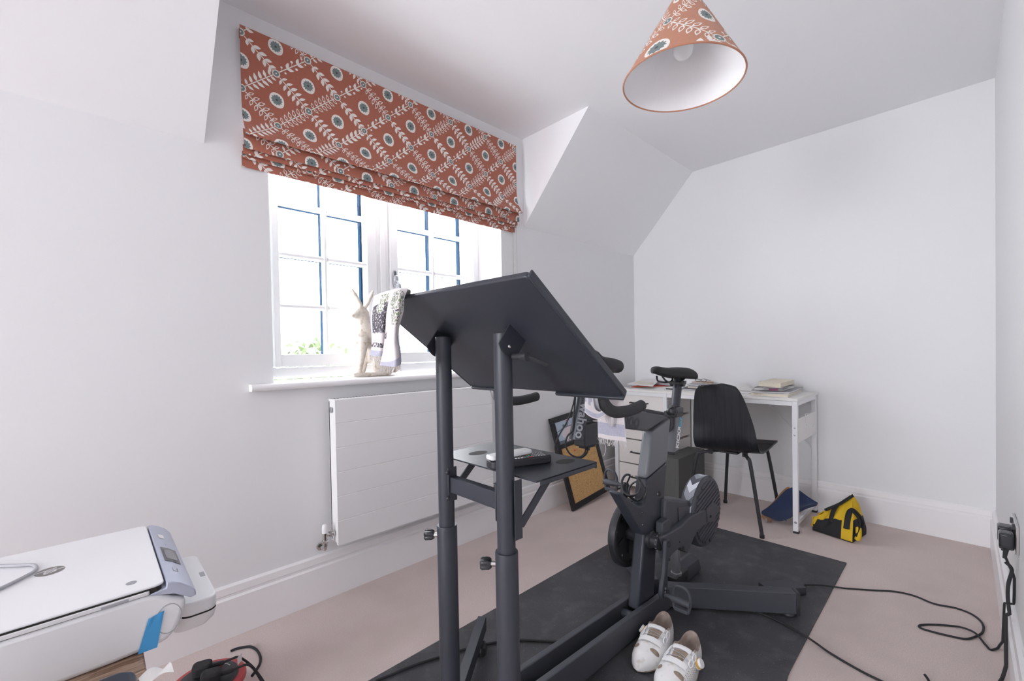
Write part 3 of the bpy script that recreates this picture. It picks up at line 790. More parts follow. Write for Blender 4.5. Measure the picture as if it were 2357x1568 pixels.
# bottom bracket, cranks, pedals
BBx, BBz = 1.757, .319
m = MB().lathe((BBx, .958, BBz), (0, 1, 0), [(.018, 0), (.026, .0), (.026, .112), (.033, .116), (.033, .128), (.027, .132), (.027, .148), (.031, .150), (.031, .162), (.022, .164)], 28)
bbo = m.build('bottom_bracket', 'blackp', bike, angle=35)
m = MB()
for k in range(12): m.ball((BBx + math.cos(k * PI / 6) * .0312, 1.114, BBz + math.sin(k * PI / 6) * .0312), (.003, .004, .003), n=6)
m.build('spline_ring', 'grey', bbo)
def crank(sy):
    y = 1.142 if sy > 0 else .950; s = 1 if sy > 0 else -1
    top, bot = V((BBx, y, BBz)), V((BBx + s * .045, y + sy * .006, BBz - s * .164))
    b = MB(); d = (bot - top).normalized(); sd = V((d.z, 0, -d.x)); pts = []
    outl = [(top - d * .018, .010), (top - d * .012, .0165), (top + d * .01, .016), (top + d * .05, .0125), (top + d * .10, .0125), (bot - d * .03, .021), (bot, .022), (bot + d * .014, .014)]
    poly = [p + sd * w_ for p, w_ in outl] + [p - sd * w_ for p, w_ in outl[::-1]]
    o = b.prism([p - V((0, .008, 0)) for p in poly], (0, .016, 0)).build('crank_arm', 'black', bike, bevel=.004, seg=3)
    m = MB(); m.cyl(top + V((0, sy * .006, 0)), top + V((0, sy * .011, 0)), .010, 16); m.build('crank_bolt', 'gloss', o)
    m = MB()
    for k in range(3): m.cyl(bot + d * (-.020 + .012 * k) + V((0, sy * .008, 0)) , bot + d * (-.020 + .012 * k) + V((0, sy * .010, 0)), .0045, 10)
    build_each(m, 'pedal_bolt', 'alu', o)
    # pedal: axle sleeve, upper loop, lower block
    a0 = bot + V((0, sy * .008, 0)); e = a0 + V((0, sy * .092, -.002))
    m = MB(); m.tube([a0, a0 + V((0, sy * .02, 0)), a0 + V((0, sy * .03, 0)), e], [.006, .007, .012, .012], 14)
    po = m.build('pedal', 'char', bike)
    m = MB(); y0, y1 = .030, .092
    lp = [(0, y0, .006), (0, y0 + .004, .030), (.004, y0 + .016, .050), (.004, y1 - .020, .052), (0, y1 - .004, .034), (0, y1, .004), (0, y1 - .004, -.02), (.002, y1 - .012, -.034), (.002, y0 + .01, -.034), (0, y0 + .002, -.02)]
    m.tube(catmull([a0 + V((x - .002, sy * y_, z)) for x, y_, z in lp], 4, closed=True), .0052, 8, closed=True)
    m.box(a0 + V((-.009, min(sy * .036, sy * .086), -.036)), a0 + V((.008, max(sy * .036, sy * .086), -.024)))
    m.box(a0 + V((-.006, min(sy * .042, sy * .080), -.014)), a0 + V((.004, max(sy * .042, sy * .080), -.010)))
    m.build('pedal_cage', 'char', po, bevel=.0015)
crank(1); crank(-1)
# lift actuator and its case behind the post
m = MB(); m.cyl((1.508, 1.058, .088), (1.513, 1.058, .20), .018, 22); m.cyl((1.508, 1.058, .084), (1.508, 1.058, .094), .022, 22); m.build('actuator', 'alu', bike)
cs = [(1.005, .012), (1.062, .012), (1.066, .035), (1.056, .072), (1.022, .086), (1.005, .080)]
MB().prism([(1.425, y, z) for y, z in cs], (-.150, 0, 0)).build('actuator_case', 'char', bike, bevel=.004)
m = MB(); m.box((1.425, 1.012, .012), (1.545, 1.075, .084)); m.build('actuator_base', 'blackp', bike, bevel=.004)
m = MB(); m.tube(catmull([(1.53, 1.07, .045), (1.49, 1.085, .042), (1.46, 1.082, .050), (1.44, 1.07, .056)], 5), .004, 8); m.build('actuator_cable', 'rubber', bike)
# top tube, saddle mast, saddle
b = MB().prism(pix([(1430, 938), (1545, 958.5), (1490, 994), (1430, 985.5)], 1.085), (0, -.068, 0)); tt = b.build('top_tube', 'tube', bike, bevel=.010, seg=4)
ta, tb = P(1425, 977, 'y', 1.0858), P(1470, 984.5, 'y', 1.0858)
tx = (tb - ta).normalized()
w0_, w1_ = P(1405, 975.5, 'y', 1.0855), P(1471, 986.5, 'y', 1.0855)
tx = (w1_ - w0_).normalized(); ty = V((0, 1, 0)).cross(tx); ty = -ty if ty.z < 0 else ty
text('wahoo', .078, 'blackp', tt, w0_, tx, ty, bold=.0022, shear=.15, fit=(w1_ - w0_).length)
m = MB(); q0, q1 = P(1478, 943, 'y', 1.05), P(1517, 950, 'y', 1.05); m.bar(q0 + V((0, 0, -.004)), q1 + V((0, 0, -.004)), .045, .016, up=(0, 0, 1)); m.build('frame_pad', 'blackp', tt, bevel=.005)
sl = pix([(1552.5, 1045), (1558, 950), (1571.5, 948), (1564, 1036)], 1.078)
b = MB().prism(sl, (0, -.054, 0)); sm = b.build('saddle_mast', 'grey', bike, bevel=.006, seg=3)
m = MB(); m.prism([p + V((0, .001, 0)) + ((p - sum(sl, V()) / 4) * .06) for p in (sl[0], sl[3], sl[3] + (sl[2] - sl[3]) * .06, sl[0] + (sl[1] - sl[0]) * .06)], (0, -.056, 0)); m.build('mast_cap', 'blackp', sm, bevel=.002)
m = MB(); m.prism([sl[1] + V((.004, .0015, .002)), sl[2] + V((-.004, .0015, .002)), sl[2] + (sl[3] - sl[2]) * .12 + V((-.004, .0015, 0)), sl[1] + (sl[0] - sl[1]) * .12 + V((.004, .0015, 0))], (0, -.058, 0)); m.build('mast_collar', 'blackp', sm, bevel=.002)
ud = (sl[1] - sl[0]).normalized(); vd = V((0, 1, 0)).cross(ud)
if vd.x > 0: vd = -vd                       # reading upward, letter tops towards +x
o1 = P(1561.5, 1033, 'y', 1.0785); u1 = (P(1569.5, 962, 'y', 1.0785) - o1).normalized()
text('KICKR', .036, 'white', sm, o1, u1, V((0, 1, 0)).cross(u1) * (-1 if V((0, 1, 0)).cross(u1).x < 0 else 1), bold=.0012, sx=.90)
o2 = P(1567.6, 985, 'y', 1.0785)
text('BIKE', .030, 'cyan', sm, o2, u1, V((0, 1, 0)).cross(u1) * (-1 if V((0, 1, 0)).cross(u1).x < 0 else 1), bold=.0003, sx=.72)
m = MB(); m.prism(pix([(1543, 960), (1552, 960), (1550, 985), (1542, 997)], 1.07), (0, -.035, 0)); m.build('mast_slider', 'blackp', bike, bevel=.004)
pa, pb = V((1.487, YC, .770)), P(1562, 866, 'y', YC)
m = MB(); m.cyl(pa, pb, .0185, 26); m.build('seat_post', 'black', bike)
q = V((1.495, YC, .778)); m = MB(); m.lathe(pa + V((0, 0, .004)), (pb - pa), [(.021, 0), (.027, .0), (.027, .020), (.021, .022)], 26)
cl = m.build('post_clamp', 'blackp', bike)
kn = P(1547, 947, 'y', 1.085); m = MB()
m.lathe(kn + V((.028, 0, 0)), (-1, 0, 0), [(.008, 0), (.014, .004), (.016, .014), (.013, .018), (.017, .024), (.017, .034), (.012, .040), (.014, .048), (.014, .056)], 18); m.build('clamp_knob', 'gloss', cl)
m = MB(); m.box((kn.x - .085, 1.076, kn.z - .011), (kn.x - .026, 1.094, kn.z + .010)); m.build('clamp_lever', 'char', cl, bevel=.003)
# saddle
sx0, sx1 = 1.666, 1.395
def sad(a, bq):
    x = sx0 + (sx1 - sx0) * a
    hw = .021 + .056 / (1 + math.exp(-(a - .58) * 8)) - .012 * max(0, (a - .85) / .15) ** 2
    if a < .10: hw *= math.sqrt(max(.03, 1 - (1 - a / .10) ** 2))
    top = .974 - .019 * a - .005 * math.sin(PI * min(1, a * 1.3)) - .010 * max(0, 1 - a / .12) ** 2
    dp = .028 + .022 * a
    if a < .10: dp *= .45 + .55 * math.sqrt(max(0, 1 - (1 - a / .10) ** 2))
    if a > .92: dp *= math.sqrt(max(.08, 1 - ((a - .92) / .08) ** 2 * .9))
    t = bq * 2 * PI; cx = math.cos(t); sn = math.sin(t)
    y = YC + hw * (abs(cx) ** .8) * (1 if cx > 0 else -1)
    mid = top - (.028 + .022 * a) * .5
    z = mid + .5 * dp * (abs(sn) ** .65) * (1 if sn > 0 else -1) - .013 * abs(cx) ** 2 * a
    return (x, y, z)
m = MB().grid(sad, 28, 28); n1 = 29
m.f.append([k for k in range(28)]); m.m.append(0); m.f.append([28 * n1 + k for k in range(28)]); m.m.append(0)
sd_ = m.build('saddle', 'rubber', bike, angle=70, weld=True)
m = MB()
for sy in (-1, 1): m.tube(catmull([(1.615, YC + sy * .012, .928), (1.585, YC + sy * .020, .905), (1.50, YC + sy * .022, .896), (1.46, YC + sy * .022, .902), (1.43, YC + sy * .034, .925)], 6), .0038, 8)
build_each(m, 'saddle_rail', 'gloss', sd_)
m = MB(); m.box((1.43, YC - .028, .886), (1.475, YC + .028, .900)); m.cyl((1.455, YC - .03, .888), (1.455, YC + .03, .888), .012, 14); m.cyl((1.478, YC, .872), (1.478, YC, .91), .005, 10); m.build('saddle_clamp', 'blackp', sd_, bevel=.002)
# front slider, handlebar mast and bars
m = MB(); q0 = P(1352, 957, 'y', YC); m.box((1.93, YC - .022, q0.z - .014), (2.14, YC + .022, q0.z + .022)); m.build('front_slider', 'black', bike, bevel=.005)
ma, mb_ = P(1326, 1013, 'y', YC), P(1342, 915, 'y', YC); md = (mb_ - ma).normalized()
M['mastm'] = mat('dark_grey_mast', (.060, .064, .075), .32, metal=.5)
m = MB(); m.tube([ma, ma + md * .265], .0235, 26); hm = m.build('handlebar_mast', 'mastm', bike)
sdv = V((.55, .83, 0)).normalized()           # decal faces towards the viewer side of the mast
mx = -md; my = sdv.cross(mx)
text('wahoo', .040, 'alu', hm, ma + md * .122 + sdv * .0243 + my * (-.013), mx, my, bold=.0010, fit=.113)
m = MB(); c0, c1 = P(1340, 980, 'y', YC + .018), P(1376, 1021, 'y', YC + .018)
m.box((c1.x, YC - .02, c1.z), (c0.x - .005, YC + .024, c0.z + .002)); ctl = m.build('control_box', 'blackp', bike, bevel=.004)
m = MB(); m.box((c1.x + .012, YC - .012, c1.z - .008), (c0.x - .02, YC + .016, c1.z + .004)); m.build('plug_block', 'rubber', ctl)
zt = .985
m = MB(); m.bar((2.125, YC, zt - .012), (2.205, YC, zt + .008), .035, .032); m.build('stem', 'black', bike, bevel=.005)
def bars(sy):
    m = MB(); Y_ = YC + sy * .2
    pts = [(2.205, YC, .993), (2.205, YC + sy * .10, .993), (2.206, YC + sy * .165, .993), (2.222, YC + sy * .192, .994), (2.255, Y_, .997), (2.295, Y_ + sy * .002, .985), (2.325, Y_ + sy * .006, .945), (2.318, Y_ + sy * .008, .905), (2.28, Y_ + sy * .010, .878), (2.22, Y_ + sy * .010, .871), (2.165, Y_ + sy * .009, .873), (2.125, Y_ + sy * .006, .878)]
    cp = catmull(pts, 8); m.tube(cp, [.0158 if k > 8 else .0158 for k in range(len(cp))], 16); m.ball(pts[-1], (.006, .0155, .0155), n=14)
    return m.build('handlebar', 'grip', bike, angle=60)
for sy in (1, -1):
    hb = bars(sy); Y_ = YC + sy * .2
    m = MB(); cp = catmull([(2.225, Y_ - sy * .006, .994), (2.27, Y_ - sy * .002, .999), (2.31, Y_, 1.002), (2.335, Y_, 1.012), (2.350, Y_, 1.026)], 6)
    m.tube(cp, [.0175 + .004 * math.sin(PI * k / (len(cp) - 1)) for k in range(len(cp))], 14, flat=1.0); m.ball((2.350, Y_, 1.025), (.017, .017, .017), n=14)
    m.prism([(2.26, Y_ - .012, .995), (2.358, Y_ - .012, 1.015), (2.348, Y_ - .012, .955), (2.325, Y_ - .012, .93)], (0, .024, 0))
    hd = m.build('brake_hood', 'rubber', bike, angle=60)
    MB().prism([(2.360, Y_ - .013, 1.014), (2.300, Y_ - .0135, .992), (2.325, Y_ - .0135, .945), (2.350, Y_ - .013, .955)], (0, .027, 0)).build('hood_panel', 'grey', hd)
    m = MB(); lv = catmull([(2.338, Y_, .975), (2.342, Y_, .945), (2.341, Y_ , .915), (2.335, Y_, .893), (2.325, Y_, .885)], 6); m.tube(lv, [.011, .011, .0105, .010, .0095, .009, .0085, .008, .0078, .0076, .0075, .0075, .0075, .0075, .0075, .0075, .0075, .0075, .0075, .0075, .0075, .0075, .0075, .0075, .0075][:len(lv)], 10, flat=.55, upv=(0, 1, 0)); m.build('brake_lever', 'alu', hd)
# bottle cage on the fork arm
cg = MB(); ca = P(1424, 1125, 'y', YC); cz = P(1462, 1155, 'y', YC); axd = (ca - cz).normalized(); upn = V((0, 1, 0)).cross(axd)
if upn.z < 0: upn = -upn
Rb = .037; cen = lambda t: cz + axd * (t * .9) + upn * (Rb + .004)
def ring(t, a, tilt=0.0): return cen(t) + (V((0, 1, 0)) * math.sin(a) - upn * math.cos(a)) * Rb + axd * tilt
for sgn in (1, -1):
    cg.tube(catmull([ring(.000, 0), ring(.012, sgn * .8), ring(.030, sgn * 1.7), ring(.055, sgn * 2.5), ring(.075, sgn * 2.75), ring(.085, sgn * 2.4), ring(.074, sgn * 1.7), ring(.060, sgn * .9), ring(.054, sgn * .25)], 6), .0042, 8, flat=.7)
cg.tube(catmull([ring(.004, a) for a in [2 * PI * k / 12 for k in range(12)]], 3, closed=True), .0035, 8, closed=True)
cg.bar(cz + upn * .003, cz + axd * .062 + upn * .003, .014, .004, up=upn)
cg.tube(catmull([ring(.062, a) for a in [-1.5 + 3.0 * k / 8 for k in range(9)]], 3), .0034, 8)
cg.build('bottle_cage', 'blackp', bike, angle=60)
# cables from the control box over the mast
m = MB(); k0 = P(1349, 1022, 'y', YC + .01); k1 = P(1354, 1022, 'y', YC + .016)
for k_ in (k0, k1): m.cyl(k_ + V((0, 0, .006)), k_ + V((0, 0, -.02)), .0045, 10)
m.tube(catmull([k0 + V((0, 0, -.015)), P(1344, 1046, 'y', YC + .02), P(1330, 1053, 'y', YC + .01), P(1312, 1045, 'y', YC + .0), P(1302, 1025, 'y', YC - .01), P(1306, 1005, 'y', YC - .005), P(1318, 990, 'y', YC + .0), P(1321, 960, 'y', YC + .0), P(1324, 915, 'y', YC), P(1326, 880, 'y', YC - .02)], 8), .0028, 8)
m.tube(catmull([k1 + V((0, 0, -.015)), P(1350, 1044, 'y', YC + .02), P(1340, 1053, 'y', YC + .015), P(1325, 1055, 'y', YC + .005)], 8), .0028, 8)
m.tube(catmull([P(1326, 880, 'y', YC - .02), P(1322, 920, 'y', YC), P(1308, 965, 'y', YC - .01), P(1288, 1000, 'y', YC - .03), P(1279, 1022, 'y', YC - .04), P(1278, 1036, 'y', YC - .04), P(1283, 1048, 'y', YC - .04), P(1300, 1056, 'y', YC - .03), P(1325, 1056, 'y', YC - .005)], 8), .0024, 8)
build_each(m, 'cable', 'rubber', bike, angle=70)
# ------------------------------------------------------------------ rubber mat
mt = MB()
MX0, MX1, MY0, MY1 = .708, 2.78, .592, 1.517
def matp(a, bq):
    x = MX0 + (MX1 - MX0) * a; y = MY0 + (MY1 - MY0) * bq
    y += .012 * math.exp(-((x - 1.80) / .06) ** 2) * (bq ** 6) - .008 * max(0, x - 1.75) * bq ** 4 * 3
    z = .006
    return (x, y, z)
mt.grid(matp, 60, 24, th=.0055)
tag(mt.build('exercise_mat', 'matr', angle=60), 'long black textured rubber mat on the carpet under the bike', 'mat')

# ------------------------------------------------------------------ radiator
RY = .105; RX0, RX1, RZ0, RZ1 = 1.690, 2.549, .248, .856
rad = thing('radiator', 'white flat panel radiator with grooved front under the window', 'radiator', (2.12, .07, RZ0))
b = MB(); zs = [RZ0 + (RZ1 - RZ0) * k / 6 for k in range(7)]
pr = [(RY - .016, RZ0)]
pr += [(RY, RZ0)]
for z in zs[1:-1]: pr += [(RY, z - .0022), (RY - .0022, z - .0008), (RY - .0022, z + .0008), (RY, z + .0022)]
pr += [(RY, RZ1 - .004), (RY - .003, RZ1), (RY - .016, RZ1)]
b.prism([(RX0, y, z) for y, z in pr], (RX1 - RX0, 0, 0)); b.build('front_panel', 'white', rad, angle=30)
b = MB(); b.box((RX0 + .003, .030, RZ0 + .006), (RX1 - .002, .044, RZ1 - .01)); b.build('back_panel', 'white', rad, bevel=.003)
for x in (RX0 + .003, RX1 - .0045):
    b = MB(); b.box((x, .030, RZ0 + .004), (x + .0025, RY - .004, RZ1 - .002)); b.build('side_cover', 'white', rad, bevel=.001)
b = MB(); b.box((RX0 + .006, .032, RZ1 - .007), (RX1 - .006, RY - .010, RZ1 - .003))
tg = b.build('top_grille', 'white', rad); m = MB()
for k in range(60):
    x = RX0 + .02 + k * (RX1 - RX0 - .04) / 59; m.box((x - .0042, .045, RZ1 - .0032), (x + .0042, RY - .025, RZ1 - .0026))
gs = m.build('grille_slots', 'dark', tg); gs['kind'] = 'stuff'
m = MB(); m.lathe((RX1 + .0005, .068, RZ1 - .047), (1, 0, 0), [(.004, 0), (.0125, 0), (.0125, .004), (.009, .006), (.002, .0065)], 18); m.build('air_vent_plug', 'alu', rad)
for xe, sx in ((RX1, 1), (RX0, -1)):
    tv = MB(); vx = xe + sx * .040; vz = RZ0 + .045
    tv.cyl((xe, .068, vz), (vx, .068, vz), .0075, 14); tv.lathe((xe + sx * .003, .068, vz), (sx, 0, 0), [(.006, 0), (.013, 0), (.013, .006), (.006, .006)], 16); tv.lathe((xe + sx * .014, .068, vz), (sx, 0, 0), [(.006, 0), (.012, 0), (.012, .010), (.006, .010)], 6)
    tv.cyl((vx, .068, vz + .012), (vx, .068, vz - .045), .0095, 16); tv.lathe((vx, .068, vz - .020), (0, 0, -1), [(.006, 0), (.0135, 0), (.0135, .010), (.006, .010)], 6)
    tv.tube(catmull([(vx, .068, vz - .04), (vx, .066, vz - .056), (vx, .055, vz - .062), (vx, .03, vz - .062)], 5), .0075, 12); tv.cyl((vx, .02, vz - .062), (vx, .012, vz - .062), .016, 16)
    v_ = tv.build('valve', 'chrome', rad)
    cp = MB().lathe((vx, .068, vz + .010), (0, 0, 1), [(.0115, 0), (.0118, .018), (.010, .032), (.006, .036)], 18)
    if sx < 0: cp = MB().lathe((vx, .068, vz + .010), (0, 0, 1), [(.014, 0), (.016, .012), (.016, .06), (.012, .075), (.004, .078)], 18)
    cp.build('valve_cap', 'whitep', v_)

# ------------------------------------------------------------------ memo board leaning on the wall
mb_root = thing('memo_board', 'black framed memo board with cork lower half and farm picture, leaning against the wall', 'board', (.85, .12, .0))
b0 = V((1.066, .166, .0)); tw = V((-1, 0, .012)).normalized(); top_c = P(1266, 966, 'y', .026)
tu = (top_c - b0); bh = tu.length; tu.normalize(); tw = (tw - tu * tw.dot(tu)).normalized(); bn = tw.cross(tu).normalized()
if bn.y < 0: bn = -bn
bw = .440
def bd(s, t, h=0): return b0 + tw * s + tu * t + bn * h + V((0, 0, .004))
fw = .036
b = MB()
for s0, s1, t0, t1 in ((0, bw, 0, fw), (0, bw, bh - fw, bh), (0, fw, fw, bh - fw), (bw - fw, bw, fw, bh - fw), (fw, bw - fw, .395, .395 + fw * .8)):
    c = (bd(s0, t0, -.008) + bd(s1, t1, -.008)) / 2; b.obox(c, (tw * (s1 - s0) / 2, tu * (t1 - t0) / 2, bn * .009))
b.build('frame', 'frame', mb_root, bevel=.002)
q = lambda s0, s1, t0, t1, h: [bd(s0, t0, h), bd(s1, t0, h), bd(s1, t1, h), bd(s0, t1, h)]
b = MB().prism(q(fw, bw - fw, fw, .395, -.004), bn * -.006); ck = b.build('cork_panel', 'cork', mb_root)
m = MB(); m.ball(bd(.165, .355, -.001), (.006, .004, .006), n=10); m.build('red_pin', 'redb', ck)
t0, t1 = .395 + fw * .8, bh - fw
b = MB().prism(q(fw, bw - fw, t0, t1, -.004), bn * -.006); pc = b.build('farm_picture', 'skyblue', mb_root)
def flat(name, m_, pts, h): MB().add([bd(fw + s, t0 + t, h) for s, t in pts], [list(range(len(pts)))]).build(name, m_, pc)
cx, cz = .13, .055
pig = [(cx + .075 * math.cos(a) * (1.0 + .1 * math.cos(2 * a)), cz + .042 * math.sin(a)) for a in [2 * PI * k / 30 for k in range(30)]]
flat('ground_stripe', 'slateart', [(0, .0), (bw - 2 * fw, .0), (bw - 2 * fw, .02), (.2, .026), (.08, .018), (0, .024)], -.0037)
flat('hill', 'slateart', [(0.0, .085), (.09, .104), (.2, .10), (.3, .092), (.3, .086), (.2, .092), (.09, .096), (0, .080)], -.0037)
flat('pig', 'pig', pig + [], -.0034)
for lx in (.08, .105, .16, .18): flat('pig_leg', 'pig', [(lx, .005), (lx + .016, .005), (lx + .018, .05), (lx - .002, .05)], -.0033)
hen = [(.075, .098), (.11, .098), (.128, .108), (.132, .128), (.122, .133), (.112, .116), (.095, .112), (.082, .124), (.072, .118), (.070, .106)]
flat('hen', 'slateart', hen, -.0032); flat('hen_comb', 'redb', [(.118, .131), (.132, .129), (.130, .142), (.123, .144)], -.0031)

# ------------------------------------------------------------------ desk with drawers
dk = thing('desk', 'white desk with four drawers and slim metal frame along the far wall', 'desk', (.25, .7, 0))
DY_0, DY_1, DX1, DZ = .105, 1.273, .487, .75
MB().box((.006, DY_0, DZ - .016), (DX1, DY_1, DZ)).build('desktop', 'lam', dk, bevel=.0015)
legs = [(DX1 - .029, DY_1 - .028), (.023, DY_1 - .028), (DX1 - .027, DY_0 + .002), (.023, DY_0 + .002), (DX1 - .027, .490), (.023, .490)]
for x, y in legs:
    x1 = x + .027
    l = MB().box((x, y, .012), (x1, y + .026, DZ - .016)).build('leg', 'whitem', dk, bevel=.002)
    MB().box((x + .001, y + .001, 0.001), (x1 + .002, y + .028, .0125)).build('foot_pad', 'blackp', l, bevel=.002)
b = MB()
b.box((DX1 - .027, DY_0 + .028, DZ - .042), (DX1 - .003, .490, DZ - .0165)); b.box((DX1 - .027, .516, DZ - .042), (DX1 - .003, DY_1 - .028, DZ - .0165)); b.box((.022, DY_0 + .028, DZ - .042), (.046, DY_1 - .03, DZ - .0165))
b.box((.051, DY_1 - .026, DZ - .042), (DX1 - .029, DY_1 - .004, DZ - .0165)); b.box((.051, DY_1 - .024, .045), (DX1 - .029, DY_1 - .004, .070))
b.box((.049, .492, .035), (DX1 - .027, .512, .058)); b.box((.049, DY_0 + .004, .035), (DX1 - .027, DY_0 + .024, .058))
build_each(b, 'frame_rail', 'whitem', dk, bevel=.0015)
sp = MB().box((.051, DY_1 - .012, .500), (DX1 - .029, DY_1 - .002, .635)).build('side_board', 'lam', dk, bevel=.001)
m = MB(); hk = [P(1861, 952, 'y', DY_1 + .001), P(1853, 953, 'y', DY_1 + .002), P(1857, 979, 'y', DY_1 + .003), P(1872, 983, 'y', DY_1 + .02), P(1874, 976, 'y', DY_1 + .02)]
m.tube(hk, .0022, 8); m.build('wire_hook', 'whitem', sp)
m = MB(); m.cyl(P(1762, 925, 'x', .03), P(1872, 1035, 'x', .03), .0032, 8); m.build('brace_rod', 'whitem', dk)
m = MB()
for z in (.588, .548): m.lathe((DX1 - .002, DY_1 - .015, z), (1, 0, 0), [(.001, 0), (.0055, 0), (.005, .002), (.001, .0025)], 12)
m.lathe((DX1 - .002, DY_1 - .015, .062), (1, 0, 0), [(.001, 0), (.007, 0), (.006, .0015), (.001, .002)], 12)
build_each(m, 'frame_bolt', 'alu', dk)
dz = [.728, .560, .388, .210, .045]
for k in range(4):
    z1, z0 = dz[k] - .004, dz[k + 1] + .004
    b = MB(); b.box((DX1 - .032, DY_0 + .031, z0), (DX1 - .014, .487, z1)); b.box((.06, DY_0 + .036, z0 + .002), (DX1 - .032, .484, z1 - .006))
    dr = b.build('drawer', 'drawer', dk, bevel=.001)
    zc = {0: .655, 1: .475, 2: .298, 3: .118}[k]
    m = MB(); y0, y1 = .240, .372
    m.tube(catmull([(DX1 - .014, y0, zc), (DX1 + .006, y0 + .002, zc), (DX1 + .010, y0 + .012, zc), (DX1 + .010, y1 - .012, zc), (DX1 + .006, y1 - .002, zc), (DX1 - .014, y1, zc)], 5), .0048, 10); m.build('handle', 'blackp', dr)
MB().box((.050, DY_0 + .034, .046), (.058, .486, DZ - .05)).build('back_board', 'lam', dk)

# grey case beside the drawers
b = MB().box((.205, .535, .003), (.604, .650, .334)); pc_ = b.build('computer_case', 'darkbox', bevel=.002)
tag(pc_, 'plain dark grey upright box on the carpet beside the desk drawers', 'box')

# ------------------------------------------------------------------ chair
chr_ = thing('desk_chair', 'black stained plywood shell chair with thin black legs pushed under the desk', 'chair', (.50, .955, 0))
prof_c = [(.255, .452, .150), (.275, .457, .158), (.40, .450, .162), (.53, .440, .164), (.605, .442, .164), (.648, .458, .164), (.672, .492, .163), (.684, .54, .160), (.696, .62, .150), (.708, .70, .135), (.722, .78, .116), (.728, .81, .104), (.732, .826, .088), (.7335, .833, .066)]
pc3 = catmull([(x, 0, z) for x, z, w_ in prof_c], 5); wc3 = catmull([(w_, 0, 0) for x, z, w_ in prof_c], 5)
def shell(a, bq):
    k = a * (len(pc3) - 1); i = min(int(k), len(pc3) - 2); t = k - i
    p = pc3[i].lerp(pc3[i + 1], t); w_ = wc3[i].lerp(wc3[i + 1], t).x
    s = bq * 2 - 1
    if a < .03: w_ *= .9 + .1 * math.sqrt(a / .03)
    back = max(0, min(1, (p.z - .47) / .12)); cyy = .957 - .03 * max(0, (p.z - .47) / .36)
    skew = -.035 * s * (1 - .2 * back)
    return (p.x + skew * (1 if p.x > .4 else .3) - .022 * back * (s * s) * 1.0, cyy + s * w_ * 1.0, p.z + (.006 * s * s) * (1 - back) - .016 * max(0, (p.z - .74) / .093) * s * s)
b = MB().grid(shell, len(pc3) - 1, 16, th=.010); b.build('seat_shell', 'chairw', chr_, angle=60, bevel=.002)
def cleg(pts, name='leg'):
    o = MB().tube(catmull(pts, 6), .0098, 12).build(name, 'blackp', chr_, angle=60)
    p = V(pts[-1]); MB().cyl((p.x, p.y, .001), (p.x, p.y, .018), .0125, 12).build('foot_cap', 'rubber', o)
cy = .955
R1 = P(1754, 1234, 'z', .012)
cleg([(.52, 1.01, .424), (.585, 1.035, .424), (.624, 1.062, .412), (.640, 1.082, .37), (R1.x, R1.y, .015)])
cleg([(.56, .90, .424), (.625, .858, .424), (.660, .815, .412), (.670, .790, .37), (.692, .735, .015)])
cleg([(.46, 1.01, .424), (.39, 1.03, .424), (.325, 1.066, .412), (.298, 1.078, .36), (.235, 1.115, .015)])
cleg([(.46, .90, .424), (.39, .885, .424), (.318, .852, .412), (.300, .838, .36), (.245, .800, .015)])
m = MB(); m.bar((.36, .955, .428), (.62, .955, .428), .10, .012); m.build('seat_bracket', 'blackp', chr_, bevel=.002)
m = MB()
for x, y in ((.585, 1.035), (.625, .858)): m.box((x - .010, y - .013, .409), (x + .010, y + .013, .437))
build_each(m, 'leg_clamp', 'blackp', chr_, bevel=.003)

# ------------------------------------------------------------------ books and papers on the desk
DT = DZ + .0006
def book(name, label, cat, corners, z0, h, cover, pages='cream', group=None, spine=None, r=.0):
    """corners: near-left, near-right, far-right, far-left on the desk plane"""
    c = [V((p[0], p[1], z0)) for p in corners]; cen = sum(c, V()) / 4
    t = thing(name, label, cat, tuple(cen), group)
    th = min(.0022, h * .2)
    up = V((0, 0, 1))
    MB().prism(c, up * th).build('back_cover', cover, t); MB().prism([p + up * (h - th) for p in c], up * th).build('front_cover', cover, t)
    ins = [p + (cen - p) * .02 for p in c]
    MB().prism([p + up * (th + .0002) for p in ins], up * (h - 2 * th - .0004)).build('page_block', pages, t)
    return t, c
def D4(pts, z):
    o = []
    for u, v in pts:
        q = P(u, v, 'z', z)
        if q.x < .02: q = P(u, v, 'x', .02)      # nothing reaches into the wall
        o.append((q.x, max(q.y, .12)))
    return o
bA, cA = book('book', 'thick pale book lying lowest in the stack at the right of the desk', 'book', D4([(1727, 910), (1814, 916), (1846, 901), (1757, 899)], DT), DT, .018, 'paper')
bB, cB = book('notebook', 'thin grey topped notebook second lowest in the right desk stack', 'notebook', D4([(1731, 904), (1817, 907), (1849, 894), (1765, 892)], DT + .0186), DT + .0186, .010, 'bookgr', 'paper')
bC, cC = book('book', 'white paperback with a pink sticker in the right desk stack', 'book', D4([(1737, 897), (1800, 901), (1829, 892), (1766, 888)], DT + .0292), DT + .0292, .021, 'paper', 'paper')
sa, sb, sc_ = [V((*p[:2], DT + .0292)) for p in cC[:3]]
d1 = (sb - sa).normalized(); nrm = V((d1.y, -d1.x, 0)); nrm = nrm if nrm.x > 0 else -nrm
MB().obox(sa + (sb - sa) * .70 + V((0, 0, .0075)) + nrm * .0006, ((sb - sa) * .17, nrm * .0004, V((0, 0, .0055)))).build('pink_sticker', 'pink', bC)
d2 = (sc_ - sb).normalized(); n2 = V((-d2.y, d2.x, 0)); n2 = n2 if n2.y > 0 else -n2
m = MB()
for k in range(11): m.obox(sb + d2 * (.012 + k * .0105) + n2 * .0008 + V((0, 0, .0105)), (d2 * (.0038 if k % 4 else .001), n2 * .0003, V((0, 0, .0022))))
m.build('spine_lettering', 'bookgr', bC)
